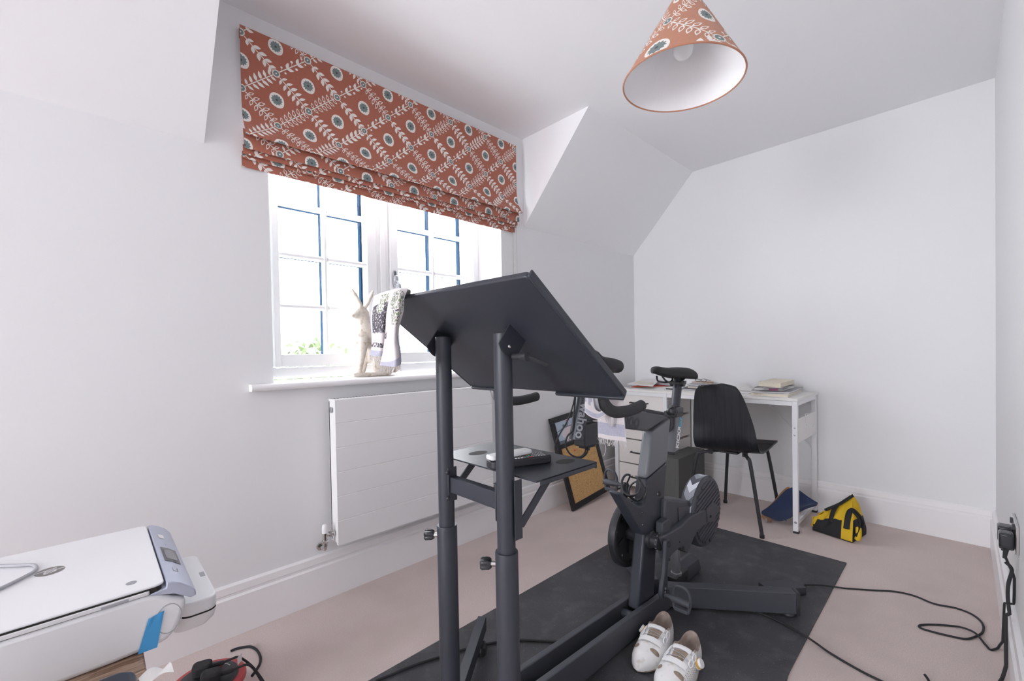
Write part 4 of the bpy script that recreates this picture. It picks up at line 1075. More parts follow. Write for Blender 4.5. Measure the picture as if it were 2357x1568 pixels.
bD, cD = book('book', 'slim dark covered book directly under the top paperback on the desk', 'book', D4([(1737, 893), (1802, 894), (1829, 888), (1768, 884)], DT + .0508), DT + .0508, .005, 'bookblk', 'paper')
bE, cE = book('book', 'cream paged paperback topmost of the stack at the right of the desk', 'book', D4([(1745, 889), (1797, 893), (1829, 884), (1780, 880)], DT + .0564), DT + .0564, .026, 'cream', 'cream')
# left heap: calendar pad on a red folder, grey sheets
rf, _ = book('folder', 'bright red folder under the white calendar pad at the left of the desk', 'folder', D4([(1453, 892), (1540, 889), (1527, 879), (1455, 881)], DT), DT, .006, 'bookor', 'bookor')
cpd = thing('calendar_pad', 'white open calendar pad lying on the red folder at the desk left', 'calendar', (.25, .35, DT + .007))
cz = DT + .0068
cz = DT + .019
cc = [V((*p, cz)) for p in D4([(1443, 884), (1502, 889), (1520, 875), (1466, 873)], cz + .004)]
def pad(a, bq):
    p = cc[0].lerp(cc[1], a).lerp(cc[3].lerp(cc[2], a), bq); return p + V((0, 0, .004 + .020 * math.sin(PI * bq * .5) * (1 - .2 * a)))
MB().grid(pad, 8, 8, th=.003).build('sheet', 'paper', cpd)
m = MB()
m.add([V(pad(a, bq)) + V((0, 0, .0004)) for a, bq in ((.15, .12), (.9, .12), (.9, .42), (.15, .42))], [(0, 1, 2, 3)]); m.build('calendar_block', 'cream', cpd)
g2 = [V((*p, cz)) for p in D4([(1478, 883), (1540, 886), (1560, 878), (1490, 874)], DT + .014)]
gs_ = thing('magazine', 'grey open magazine behind the calendar pad on the desk', 'magazine', (.1, .4, DT + .004))
def mag(a, bq):
    p = g2[0].lerp(g2[1], a).lerp(g2[3].lerp(g2[2], a), bq); return V((p.x, p.y, DT + .0135 + .004 * math.sin(PI * min(1, a * 1.1))))
MB().grid(mag, 10, 4, th=.006).build('pages', 'bookgr', gs_)
m = MB(); sheet = D4([(1515, 898), (1548, 900), (1551, 895), (1522, 892)], DT); m.prism([(x, y, DT) for x, y in sheet], (0, 0, .001))
tag(m.build('paper_sheet', 'paper'), 'loose white sheet with a dark pen beside the saddle post on the desk', 'paper')
m = MB(); pa_, pb_ = P(1533, 895, 'z', DT + .0055), P(1554, 896, 'z', DT + .0055); m.cyl(pa_, pb_, .0042, 10); m.cyl(pb_, pb_ + (pb_ - pa_) * .12, .0042, 10, r2=.001)
tag(m.build('pen', 'blackp'), 'dark pen lying on the desk left of the saddle post', 'pen')
b1, _ = book('notebook', 'dark blue notebook lowest of the pile just left of the chair back', 'notebook', D4([(1566, 897), (1622, 901), (1640, 893), (1588, 890)], DT), DT, .008, 'bookblk', 'paper')
b2, c2_ = book('book', 'cream paged book second in the pile left of the chair back', 'book', D4([(1583, 893), (1622, 896), (1640, 889), (1600, 886)], DT + .0086), DT + .0086, .014, 'bookgr', 'cream')
b3, _ = book('notebook', 'blue grey notebook third in the pile left of the chair back', 'notebook', D4([(1581, 887), (1625, 890), (1655, 882), (1600, 880)], DT + .0232), DT + .0232, .008, 'bookgr', 'paper')
b4, _ = book('diary', 'thin red brown diary topmost of the pile left of the chair back', 'diary', D4([(1592, 881), (1638, 884), (1643, 878), (1612, 877)], DT + .0318), DT + .0318, .008, 'leather', 'paper')
m = MB(); gc = V((.10, P(1613, 878, 'x', .10).y, DT + .0535))
for sx in (-1, 1): m.tube([gc + V((math.sin(a) * .004, sx * .022 + math.cos(a) * .018, math.sin(a) * .011)) for a in [2 * PI * k / 16 for k in range(16)]], .0018, 6, closed=True)
m.cyl(gc + V((0, -.005, .004)), gc + V((0, .005, .004)), .0016, 6)
m.cyl(gc + V((0, .041, .005)), gc + V((-.06, .045, -.003)), .0015, 6); m.cyl(gc + V((0, -.041, .005)), gc + V((-.06, -.036, -.003)), .0015, 6)
tag(m.build('reading_glasses', 'blackp'), 'folded dark reading glasses on top of the red brown diary', 'glasses')
# loose papers right of the chair back
for k, (pts, z, lab) in enumerate((([(1690, 905), (1722, 908), (1735, 900), (1702, 897)], 0, 'flat loose white paper lying lowest beside the right desk book stack'), ([(1694, 899), (1728, 901), (1737, 894), (1700, 890)], .004, 'curled loose white paper resting on the flat sheet beside the right book stack'))):
    q4 = [V((*p, DT)) for p in D4(pts, DT + z)]
    def pp(a, bq, q4=q4, z=z, k=k):
        p = q4[0].lerp(q4[1], a).lerp(q4[3].lerp(q4[2], a), bq); return p + V((0, 0, .0022 + z + .030 * k * abs(math.sin(a * 3 + .6)) * bq))
    tag(MB().grid(pp, 8, 5, th=.0015).build('paper_sheet', 'paper'), lab, 'paper')

# ------------------------------------------------------------------ laptop sleeve and tool bag on the carpet
slv = thing('laptop_sleeve', 'navy blue laptop sleeve with tan zip edge slumped under the desk', 'sleeve', (.42, 1.15, 0))
L_ = P(1742, 1184, 'z', .022); B_c = P(1806, 1207, 'z', .022); R_ = P(1897, 1165, 'z', .125); T_ = P(1818, 1104, 'x', .315)
def sl_(a, bq):    # a along zip edge (L -> T), bq away from the zip
    p = L_.lerp(T_, a).lerp(B_c.lerp(R_, a), bq)
    p = p + V((0, 0, -.040 * math.sin(PI * a) * (1 - bq) + .030 * math.sin(PI * a) * bq - .020 * math.sin(PI * bq) * a))
    return V((p.x, p.y, max(p.z, .020)))
def rr(a, bq):     # round the corners of the unit square
    x, y = 2 * a - 1, 2 * bq - 1; k = 1 - .20 * (x * x * y * y) ** 1.3; return (x * k + 1) / 2, (y * k + 1) / 2
MB().grid(lambda a, bq: sl_(*rr(a, bq)), 22, 22, th=.016).build('body', 'navy', slv, angle=80)
edge = [V(sl_(*rr(t, 0))) for t in [k / 20 for k in range(21)]]
lip = [V(sl_(*rr(0, t))) for t in [.55 - k * .055 for k in range(10)]]
path = lip + edge
m = MB(); m.tube([p + V((.002, .0, .003)) for p in path], .0055, 8); m.build('zip_binding', 'leather', slv, angle=70)
m = MB(); m.tube([p + V((.003, -.001, -.012)) for p in path], .0045, 8); m.build('lower_binding', 'leather', slv, angle=70)
q = P(1764, 1200, 'z', .012); m = MB(); m.box(q + V((.003, -.006, -.010)), q + V((.006, .006, .018))); m.build('zip_pull', 'alu', slv, bevel=.001)

bag = thing('tool_bag', 'small yellow and black canvas tool bag on the carpet by the far wall', 'bag', (.32, 1.42, 0))
base = [V((.375, 1.315, .004)), V((.425, 1.500, .004)), V((.245, 1.535, .004)), V((.195, 1.345, .004))]
rg0, rg1 = P(1932, 1155, 'x', .30), P(1956, 1139, 'x', .26)
rl0 = P(1905, 1170, 'x', .33)
ridge = [rl0 + V((0, -.005, -.01)), rg1 + V((0, .01, 0))]
def bagp(a, bq):   # a round the base, bq up
    k = (a % 1) * 4; i = int(k) % 4; t = k - int(k)
    p = base[i].lerp(base[(i + 1) % 4], t); cen = sum(base, V()) / 4
    p = cen + (p - cen) * (1 + .06 * math.sin(PI * bq))
    s = max(0, min(1, {0: t, 1: 1.0, 2: 1 - t, 3: 0.0}[i])); rp = ridge[0].lerp(ridge[1], s) + V((0, 0, -.008 * math.sin(s * PI)))
    w_ = bq ** 1.5
    wid = (1 if i == 0 else (-1 if i == 2 else (1 - 2 * t if i == 1 else 2 * t - 1))) * .010
    q = p.lerp(rp + V((wid, 0, 0)), w_) ; q.z = rp.z * (bq ** .80) + .004
    f = .006 * math.sin(a * 43 + bq * 5) * math.sin(PI * bq) + .004 * math.sin(a * 91 - bq * 9) * math.sin(PI * bq)
    return q + (q - cen).normalized() * f
def bagc(a, bq):
    if bq > .90: return 1
    a4 = (a % 1) * 4
    lim = .42
    if a4 < 1: lim = .50 - .15 * abs(a4 - .35) if not .72 < a4 < .98 else .0
    if a4 < 1 and .0 <= a4 < .06: lim = .2
    return 1 if bq < lim else 0
MB().grid(bagp, 72, 24, mif=bagc, th=.003).build('body', ['yellow', 'bagblk'], bag, angle=75)
MB().prism([p + V((0, 0, 0)) for p in base], (0, 0, .004)).build('base', 'bagblk', bag)
zp = [V(bagp(.02 + .0 * k, .97)) for k in range(1)]
m = MB(); fr = [V(bagp(x, .955)) + V((.008, 0, .004)) for x in [.0 + .25 * k / 12 for k in range(13)]]; m.tube(fr, .012, 8, flat=.5); m.build('zip_flap', 'bagblk', bag, angle=70)
m = MB(); ff = [V(bagp(.10, 1.0 - .055 * k)) + V((.008, .004, .003)) for k in range(12)]; m.tube(ff, .011, 8, flat=.35); m.build('front_strap', 'bagblk', bag, angle=70)
for s_, off in ((0, 0.0), (1, .035)):
    q0 = V(bagp(.205 + off * .3, .62)); q1 = V(bagp(.245 + off, .35))
    m = MB(); m.tube(catmull([V(bagp(.20 + off * .4, .25)) + V((.006, .006, 0)), q0 + V((.010, .010, .0)), q0 + V((.012, .028, .022)), q1 + V((.012, .034, .030)), q1 + V((.010, .030, -.01)), V(bagp(.25 + off, .12)) + V((.006, .014, 0))], 6), .0105, 8, flat=.4); m.build('carry_handle', 'bagblk', bag, angle=70)
m = MB(); m.tube(catmull([V(bagp(.272, .04)) + V((.012, .016, .002)), V(bagp(.275, .15)) + V((.016, .022, .0)), V(bagp(.28, .30)) + V((.012, .018, 0))], 6), [.008] + [.013] * 11 + [.009], 10); m.build('handle_grip', 'yellow', bag)
m = MB()
for k in range(9): m.obox(V(bagp(.97, .12 + .045 * k)) + V((.008, -.006, 0)), ((.004, -.002, 0), (.003, .010, 0), (0, 0, .0022)))
m.build('ventilated_patch', 'yellow', bag)
# ------------------------------------------------------------------ printer on a small rustic table
PZ = .598                                    # top of the scanner lid
PYa, PYb = .398, .806                        # far and near edges
prt = thing('printer', 'white multifunction printer with silver control panel on the wooden table', 'printer', (3.3, .6, .46))
xr = 3.172                                   # front edge of the lid
XR = 3.60
yb_ = PYb + .004
def py(u, v): q = P(u, v, 'y', yb_); return (q.x, q.z)
zb0 = .462
pxB = [py(333, 1372), py(365, 1368), py(400, 1376), py(430, 1377), py(424, 1412), py(408, 1448), py(385, 1475), py(350, 1495), py(310, 1510), py(262, 1530)]
side = [(XR, PZ - .016)] + [(x, z) for x, z in pxB] + [(XR, pxB[-1][1])]
zb0 = pxB[-1][1]
b = MB().prism([(x, PYa - .004, z) for x, z in side], (0, yb_ - PYa + .004, 0)); body = b.build('body', 'whitep', prt, bevel=.010, seg=4)
# scanner lid: rounded slab
def rrect(x0, x1, y0, y1, r, z, n=6):
    o = []
    for cx, cy, a0 in ((x1 - r, y1 - r, 0), (x0 + r, y1 - r, .5 * PI), (x0 + r, y0 + r, PI), (x1 - r, y0 + r, 1.5 * PI)):
        for k in range(n + 1): a = a0 + k * .5 * PI / n; o.append((cx + r * math.cos(a), cy + r * math.sin(a), z))
    return o
lid = MB().prism(rrect(xr, XR, PYa - .002, PYb, .016, PZ - .005), (0, 0, .005)).build('scanner_lid', 'whitep', prt, bevel=.002)
MB().prism(rrect(xr + .004, XR - .004, PYa + .002, PYb + .0015, .012, PZ - .0155), (0, 0, .0102)).build('lid_gap', 'dark', prt)
MB().prism(rrect(xr + .022, XR - .001, PYa + .0, PYb + .004, .006, PZ - .0145), (0, 0, .0075)).build('lid_band', 'whitep', prt, bevel=.001)
# printed mark on the lid: oval with slanted letters
lc = P(115, 1315, 'z', PZ + .0004); ex = (P(150, 1306, 'z', PZ) - P(79, 1325, 'z', PZ)) / 2; R0 = ex.length
LXd, LYd = V((0, 1, 0)), V((1, 0, 0))
R0 = .0225
mk = MB().add([lc + V((math.cos(a) * R0, math.sin(a) * R0, 0)) for a in [2 * PI * k / 40 for k in range(40)]], [list(range(40))]).build('round_mark', 'logo', lid)
ld = V((0, -1, 0)); lu_ = V((-1, 0, 0))      # the word reads from the front of the printer
ld = V((0, 1, 0)); lu_ = V((1, 0, 0))
rd_, up_ = V((0, 1, 0)), V((1, 0, 0))
def lb(pts): return [lc + V((0, 0, .0004)) + rd_ * (x * R0) + up_ * (y * R0) for x, y in pts]
sk = lambda pts: [(x + y * .32, y) for x, y in pts]
m = MB()
for pts in ([(-.52, -.42), (-.36, -.42), (-.36, .98), (-.52, .98)], [(-.40, .30), (-.10, .42), (-.10, .26), (-.40, .26)], [(-.16, -.42), (0, -.42), (0, .36), (-.16, .42)],
            [(.14, -.98), (.30, -.98), (.30, .42), (.14, .42)], [(.26, .42), (.60, .36), (.60, .24), (.26, .26)], [(.48, -.36), (.64, -.30), (.64, .34), (.48, .38)], [(.26, -.26), (.60, -.26), (.54, -.42), (.26, -.42)]):
    m.add(lb(sk([(x * .86, y) for x, y in pts])), [(0, 1, 2, 3)])
m.build('mark_letters', 'whitep', mk)
sc2 = P(302, 1342, 'z', PZ + .0004); MB().add([sc2 + V((math.cos(a) * .0085, math.sin(a) * .0085, 0)) for a in [2 * PI * k / 24 for k in range(24)]], [list(range(24))]).build('small_badge', 'alu', lid)
# sloping silver control panel
cp0 = xr - .003; cpx = [(cp0, PZ - .001), (cp0 - .009, PZ - .002), (cp0 - .022, PZ - .009), (cp0 - .037, PZ - .0215), (cp0 - .046, PZ - .034), (cp0 - .047, PZ - .044), (cp0 - .038, PZ - .046), (cp0 - .012, PZ - .028), (cp0 + .03, PZ - .016), (cp0 + .022, PZ - .0135), (cp0 + .001, PZ - .0115)]
cpn = MB().prism([(x, PYa, z) for x, z in cpx], (0, PYb + .003 - PYa, 0)).build('control_panel', 'silver', prt, bevel=.005, seg=3)
pA, pB, pC_ = V((cp0 - .009, 0, PZ - .002)), V((cp0 - .022, 0, PZ - .009)), V((cp0 - .037, 0, PZ - .0215))
def cpp(s, y, h=.0006):
    p = pA.lerp(pB, s * 2) if s < .5 else pB.lerp(pC_, s * 2 - 1)
    return V((p.x, y, p.z)) + V((-.6, 0, .8)) * h
def patch(mb, s0, s1, ya, yc, h, t=0):
    for k in range(6):
        a, bq = s0 + (s1 - s0) * k / 6, s0 + (s1 - s0) * (k + 1) / 6; mb.add([cpp(a, ya, h), cpp(bq, ya + t * (bq - s0), h), cpp(bq, yc + t * (bq - s0), h), cpp(a, yc, h)], [(0, 1, 2, 3)])
    return mb
patch(MB(), .0, .98, .590, .685, .0010).build('display_rim', 'lcdf', cpn, angle=180, weld=True); patch(MB(), .14, .86, .604, .671, .0015).build('display', 'lcd', cpn, angle=180, weld=True)
m = MB()
for s0, s1, ya, yc in ((.30, .33, .725, .745), (.30, .60, .743, .745), (.58, .61, .725, .745), (.45, .48, .56, .572)): patch(m, s0, s1, ya, yc, .0009)
m.build('button_icons', 'lcdf', cpn)
m = MB(); patch(m, .15, .55, .485, .515, .0009); m.build('energy_sticker', 'paper', cpn)
# paper tray at the front
tx0, tx1 = 3.073, 3.142; ty0, ty1, tz1 = .455, .735, .506
tr = MB().prism(rrect(tx0, tx1, ty0, ty1, .022, tz1 - .029), (0, 0, .029)).build('output_tray', 'whitep', prt, bevel=.004, seg=3)
MB().prism(rrect(tx0 + .0008, tx1, ty0 + .001, ty1 - .001, .021, tz1 - .0312), (0, 0, .0021)).build('tray_gap', 'dark', tr)
lo_ = rrect(tx0 + .014, tx1 + .01, ty0 + .014, ty1 - .012, .022, tz1 - .062); hi_ = rrect(tx0 + .0005, tx1, ty0 + .001, ty1 - .001, .022, tz1 - .0314); nn = len(lo_)
mid_ = rrect(tx0 + .004, tx1 + .003, ty0 + .005, ty1 - .004, .022, tz1 - .050)
MB().add(lo_ + mid_ + hi_, [list(range(nn))[::-1], list(range(2 * nn, 3 * nn))] + [(r_ * nn + k, r_ * nn + (k + 1) % nn, (r_ + 1) * nn + (k + 1) % nn, (r_ + 1) * nn + k) for r_ in range(2) for k in range(nn)]).build('paper_tray', 'whitep', prt, angle=40)
m = MB(); m.prism(rrect(tx0 + .004, tx0 + .014, .585, .612, .002, tz1), (0, 0, .0006)); m.build('tray_notch', 'bookgr', tr)
# ink door outline and finger notch on the near side, blue tape
dc = P(389, 1424, 'y', yb_ + .0004); ring = []
m = MB(); m.tube([dc + V((math.cos(a) * .0205, 0, math.sin(a) * .0285)) for a in [2 * PI * k / 40 for k in range(40)]], .0007, 6, closed=True); m.build('round_cover_seam', 'bookgr', body)
m = MB(); q0, q1 = P(232, 1401, 'y', yb_), P(296, 1380, 'y', yb_); m.bar(q0 + V((0, .0005, -.001)), q1 + V((0, .0005, -.001)), .001, .0045); m.build('finger_notch', 'bookgr', body)
tq = [P(u, v, 'y', yb_ + .0022) for u, v in ((342, 1425), (378, 1405), (362, 1490), (317, 1507))]
def tpf(a, bq): p = tq[0].lerp(tq[1], a).lerp(tq[3].lerp(tq[2], a), bq); return p + V((0, .0016 * max(0, math.sin(a * 9 + bq * 3)) * max(0, 1 - bq * 3), 0))
tp = thing('masking_tape', 'strip of blue masking tape stuck on the near side of the white printer', 'tape', tuple(tq[2]))
MB().grid(tpf, 10, 10, th=.0004).build('strip', 'tape', tp)
MB().add([V(tpf(a, bq)) + V((0, .0006, 0)) for a, bq in ((0, .86), (1, .86), (1, 1), (0, 1))], [(0, 1, 2, 3)]).build('folded_end', 'tape', tp)
# grey cable lying on the lid
cbp = [P(u, v, 'z', PZ + .004) for u, v in ((-60, 1306), (0, 1303), (40, 1302), (72, 1300), (83, 1305), (80, 1314), (60, 1326), (20, 1346), (-20, 1364), (-60, 1378))]
cb = MB().tube(catmull(cbp, 6), .0034, 10).build('grey_cable', M['bookgr']); tag(cb, 'light grey cable looped on top of the white printer lid', 'cable')
# table
TZ = zb0 - .001
tb = thing('side_table', 'rustic brown wooden table under the printer at the left edge', 'table', (3.5, .6, 0))
txc = P(333, 1515, 'z', TZ)
TX0, TY0, TY1 = txc.x - .0, .40, txc.y + .08
MB().box((TX0, TY0, TZ - .03), (3.95, TY1, TZ)).build('table_top', 'brownw', tb, bevel=.003)
for x in (TX0 + .03, 3.90):
    for y in (TY0 + .03, TY1 - .03): MB().box((x - .02, y - .02, .001), (x + .02, y + .02, TZ - .03)).build('leg', 'brownw', tb, bevel=.002)
# tissue and patterned dark tin on the table
tc_ = P(318, 1562, 'z', TZ + .01)
def tis(a, bq): return V((tc_.x + .000 - .045 * a, tc_.y - .008 + .045 * bq, TZ + .002 + .012 * abs(math.sin(a * 4 + bq * 2)) * (1 - .4 * bq) + .012 * bq))
tag(MB().grid(tis, 12, 12, th=.001).build('paper_tissue', 'paper'), 'crumpled white paper tissue on the wooden table beside the printer', 'tissue')
M['tin'] = mat('dark_navy_tin', (.010, .018, .035), .3)
kx = P(262, 1556, 'z', TZ + .035)
tn = thing('patterned_case', 'dark navy case with green and red leaf pattern at the bottom left corner', 'case', (kx.x, kx.y + .05, TZ))
MB().prism(rrect(kx.x - .028, kx.x + .14, kx.y - .012, kx.y + .10, .028, TZ + .0008), (0, 0, .034)).build('shell', 'tin', tn, bevel=.010, seg=4)
m1, m2 = MB(), MB(); M['lg'] = mat('leaf_green_print', (.16, .36, .03), .4); M['lr'] = mat('flower_red_print', (.55, .07, .02), .4)
R = random.Random(5)
for k in range(16):
    c = (kx.x + .0 + R.random() * .11, kx.y + .004 + R.random() * .085); a = R.random() * 6.28; L = .008 + R.random() * .008
    pts = leafp(c, (c[0] + math.cos(a) * L, c[1] + math.sin(a) * L), .007)
    (m1 if k % 3 else m2).add([(x, y, TZ + .0352) for x, y in pts], [list(range(len(pts)))])
m1.build('leaf_print', 'lg', tn); m2.build('flower_print', 'lr', tn)

# ------------------------------------------------------------------ extension reel on the carpet
rc_ = P(478, 1566, 'z', .085); RX, RYY = rc_.x, rc_.y
reel = thing('extension_reel', 'red and black round extension cable reel on the carpet by the window wall', 'cable reel', (RX, RYY, 0))
RR = .098
MB().lathe((RX, RYY, .002), (0, 0, 1), [(.06, 0), (RR - .004, .0), (RR, .006), (RR, .012), (.07, .016), (.07, .066), (RR, .070), (RR, .078), (RR - .004, .082), (.07, .085), (.02, .085)], 48).build('drum', 'red', reel, angle=35)
tpd = MB().lathe((RX, RYY, .0855), (0, 0, 1), [(.001, 0), (.078, 0), (.078, .003), (.074, .005), (.001, .005)], 40).build('face_plate', 'blackp', reel, angle=35)
MB().lathe((RX - .034, RYY - .034, .091), (0, 0, 1), [(.001, 0), (.0085, 0), (.008, .004), (.001, .006)], 16).build('reset_button', 'bookor', tpd)
m = MB()
for k in range(18):
    a = .3 + k * .09; c = V((RX - .062 * math.cos(a), RYY - .062 * math.sin(a), .0908)); m.box(c - V((.0014, .0014, 0)), c + V((.0014, .0014, .0003)))
m.build('white_lettering', 'paper', tpd)
MB().box((RX + .018, RYY + .018, .0907), (RX + .042, RYY + .042, .0912)).build('rating_sticker', 'cream', tpd)
for dx, dy, ang in ((.008, -.034, .45), (-.004, .024, .45)):
    c = V((RX + dx, RYY + dy, .0912)); ux = V((math.cos(ang + 2.4), math.sin(ang + 2.4), 0))
    pl = thing('mains_plug', 'black mains plug %s on the red cable reel' % ('nearest the window wall' if dy < 0 else 'nearest the camera'), 'plug', tuple(c), 'plugs on the cable reel')
    slab(MB(), c, .050, .042, .030, ux, .014).build('plug_body', 'rubber', pl, bevel=.006, seg=3)
    e = c + ux * .026 + V((0, 0, .014))
    m = MB(); m.tube(catmull([e, e + ux * .02, e + ux * .045 + V((0, 0, .004)), e + ux * .070 + V((.0, .006, .004)), V((RX - .124, RYY + dy * .8 + .03, .05)), V((RX - .135, RYY + .10 + dy, .009)), V((RX - .06, RYY + .17 + dy * 1.5, .0065))], 7), [.0062 if k < 10 else .0034 for k in range(43)], 8); m.build('lead', 'rubber', pl, angle=70)
tg_ = P(541, 1523, 'z', .115); fd = V((.70, -.71, 0))
m = MB(); m.prism([tg_ + fd * -.008 + V((0, 0, -.012)), tg_ + V((-.020, -.010, -.012)), tg_ + V((-.020, -.010, .012)), tg_ + fd * -.008 + V((0, 0, .012))], (.0006, .0006, 0))
ct = m.build('cable_tag', 'paper'); tag(ct, 'white printed paper tag wrapped on the black lead of the reel', 'tag')
# black loop of cable beside the reel
pts = [(531, 1499), (543, 1494), (556, 1491), (575, 1489), (590, 1496), (599, 1512), (598, 1528), (588, 1545), (580, 1556)]
m = MB(); m.tube(catmull([P(u, v, 'z', .0045) for i, (u, v) in enumerate(pts)], 6), .0042, 8)
tag(m.build('cable_loop', 'rubber', angle=70), 'black cable loop on the carpet just right of the red reel', 'cable')

# ------------------------------------------------------------------ power brick and floor cables
tbk = P(1768, 1355, 'z', .042)
c4 = [P(1745, 1339, 'z', .042), P(1768, 1357, 'z', .042), P(1857, 1352, 'z', .042), P(1822, 1332, 'z', .042)]
c4 = [V((p.x, p.y, .0075)) for p in c4]
pb = thing('power_adapter', 'black power adapter brick lying on the mat behind the bike leg', 'adapter', tuple(sum(c4, V()) / 4))
MB().prism(c4, (0, 0, .034)).build('brick', 'char', pb, bevel=.003)
m = MB(); m.cyl(c4[1].lerp(c4[0], .5) + V((0, 0, .017)), c4[1].lerp(c4[0], .5) + (c4[1] - c4[2]).normalized() * .022 + V((0, 0, .015)), .0055, 10, r2=.003); q = c4[2].lerp(c4[3], .5); dq = (c4[2] - c4[1]).normalized(); m.cyl(q + V((0, 0, .017)), q + dq * .03 + V((0, 0, .015)), .0085, 10, r2=.005); m.build('strain_relief', 'rubber', pb)
MB().ball(P(1774, 1351, 'z', .042) + V((0, 0, .0001)), (.002, .002, .0008), n=8).build('green_light', 'teal', pb)
def floor_cable(name, label, pts, r, z=.0, cat='cable', n=7, extra=()):
    pp = [(P(u, v, 'z', (r + z) if len(t) < 1 else t[0])) for u, v, *t in pts] + [V(e) for e in extra]
    pp = [V((q.x, min(q.y, W - .0205 - r if q.z < .20 else W - .001 - r), max(q.z, r + .0004))) for q in catmull(pp, n)]
    o = MB().tube(pp, r, 8).build(name, 'rubber', angle=70); return tag(o, label, cat)
zc_, xc_ = .452, 1.235
floor_cable('mains_cable', 'black mains cable looping over the carpet from the power adapter to the wall socket',
    [(1853, 1347, .022), (1875, 1347, .018), (1905, 1349, .013), (1950, 1355), (2010, 1359), (2060, 1362), (2105, 1372), (2150, 1390), (2200, 1400), (2238, 1415), (2261, 1435), (2262, 1455), (2245, 1466), (2222, 1471), (2185, 1464), (2148, 1455), (2119, 1446), (2117, 1440), (2140, 1438), (2180, 1440), (2215, 1445, .007), (2245, 1458, .013), (2268, 1484), (2280, 1496), (2295, 1493)], .0034, .0005,
    extra=[(1.070, 1.988, .012), P(2316, 1465, 'x', 1.090), P(2317, 1440, 'x', 1.115), P(2328, 1410, 'x', 1.150), P(2342, 1385, 'x', 1.180), P(2347, 1360, 'x', 1.195), (1.200, 2.000, .345), (1.199, 1.993, .368)])
floor_cable('mains_cable', 'thick black cable dropping from the wall socket past the skirting out of view', [],
    .0046, .0005, extra=[(xc_ + .036, 1.993, .368), P(2329, 1312, 'x', 1.265), P(2321, 1345, 'x', 1.262), P(2320, 1380, 'x', 1.260), P(2325, 1425, 'x', 1.258), P(2327, 1455, 'x', 1.258), P(2325, 1490, 'x', 1.260), P(2317, 1528, 'x', 1.265), P(2305, 1566, 'x', 1.280), P(2285, 1600, 'z', .0055), P(2250, 1650, 'z', .0055)])
floor_cable('bike_cable', 'black cable running off the mat edge across the carpet at lower right',
    [(1600, 1384, .0125), (1640, 1387, .0115), (1690, 1396, .0115), (1745, 1410, .0115), (1800, 1434, .0115), (1850, 1462, .0125), (1880, 1482, .0115), (1908, 1502, .006), (1960, 1533), (2005, 1557), (2060, 1582)], .0036, .0005)
floor_cable('thin_cable', 'thin black wire from the adapter lying along the bike leg', [(1741, 1353, .02), (1735, 1354, .012), (1715, 1354, .0105), (1690, 1350, .0105), (1665, 1346, .0105), (1652, 1345, .0105), (1645, 1349, .0105)], .0018, .0)
floor_cable('cable_end', 'cut end of black cable sticking up at the bottom right carpet', [(2128, 1553, .018), (2136, 1564, .008), (2150, 1590)], .0036, .0005)
floor_cable('long_cable', 'black cable running along the left edge of the mat behind the stand poles',
    [(865, 1568, .0125), (905, 1552, .0125), (925, 1543, .0125), (948, 1534, .0125), (970, 1526, .0125), (1005, 1515, .012), (1060, 1498, .012), (1110, 1485, .012), (1150, 1478, .012), (1195, 1474, .012), (1250, 1476, .012), (1300, 1477, .012), (1335, 1471, .012)], .0042, .0)
# socket with two plugs on the right wall
so = thing('wall_socket', 'double wall socket with metal plate on the right wall', 'socket', (1.22, W, .44))
zc_, xc_ = .452, 1.235
MB().box((xc_ - .073, W - .008, zc_ - .043), (xc_ + .073, W - .0005, zc_ + .043)).build('face_plate', 'chrome', so, bevel=.002)
m = MB()
for dx in (-.05, .02): m.box((xc_ + dx - .005, W - .013, zc_ + .018), (xc_ + dx + .005, W - .008, zc_ + .034))
build_each(m, 'switch', 'blackp', so)
for i, (dx, lab) in enumerate(((-.036, 'black plug in the far socket hole of the right wall'), (.036, 'black plug in the near socket hole of the right wall'))):
    c = V((xc_ + dx, W - .0085, zc_ - .012)); p_ = thing('mains_plug', lab, 'plug', tuple(c))
    MB().prism([c + V((-.024, 0, .022)), c + V((.024, 0, .022)), c + V((.026, 0, -.018)), c + V((.012, 0, -.030)), c + V((-.012, 0, -.030)), c + V((-.026, 0, -.018))], (0, -.032, 0)).build('plug_body', 'gloss', p_, bevel=.006, seg=3)
    MB().cyl(c + V((0, -.016, -.028)), c + V((0, -.020, -.06)), .0065, 10, r2=.0042).build('strain_relief', 'rubber', p_)

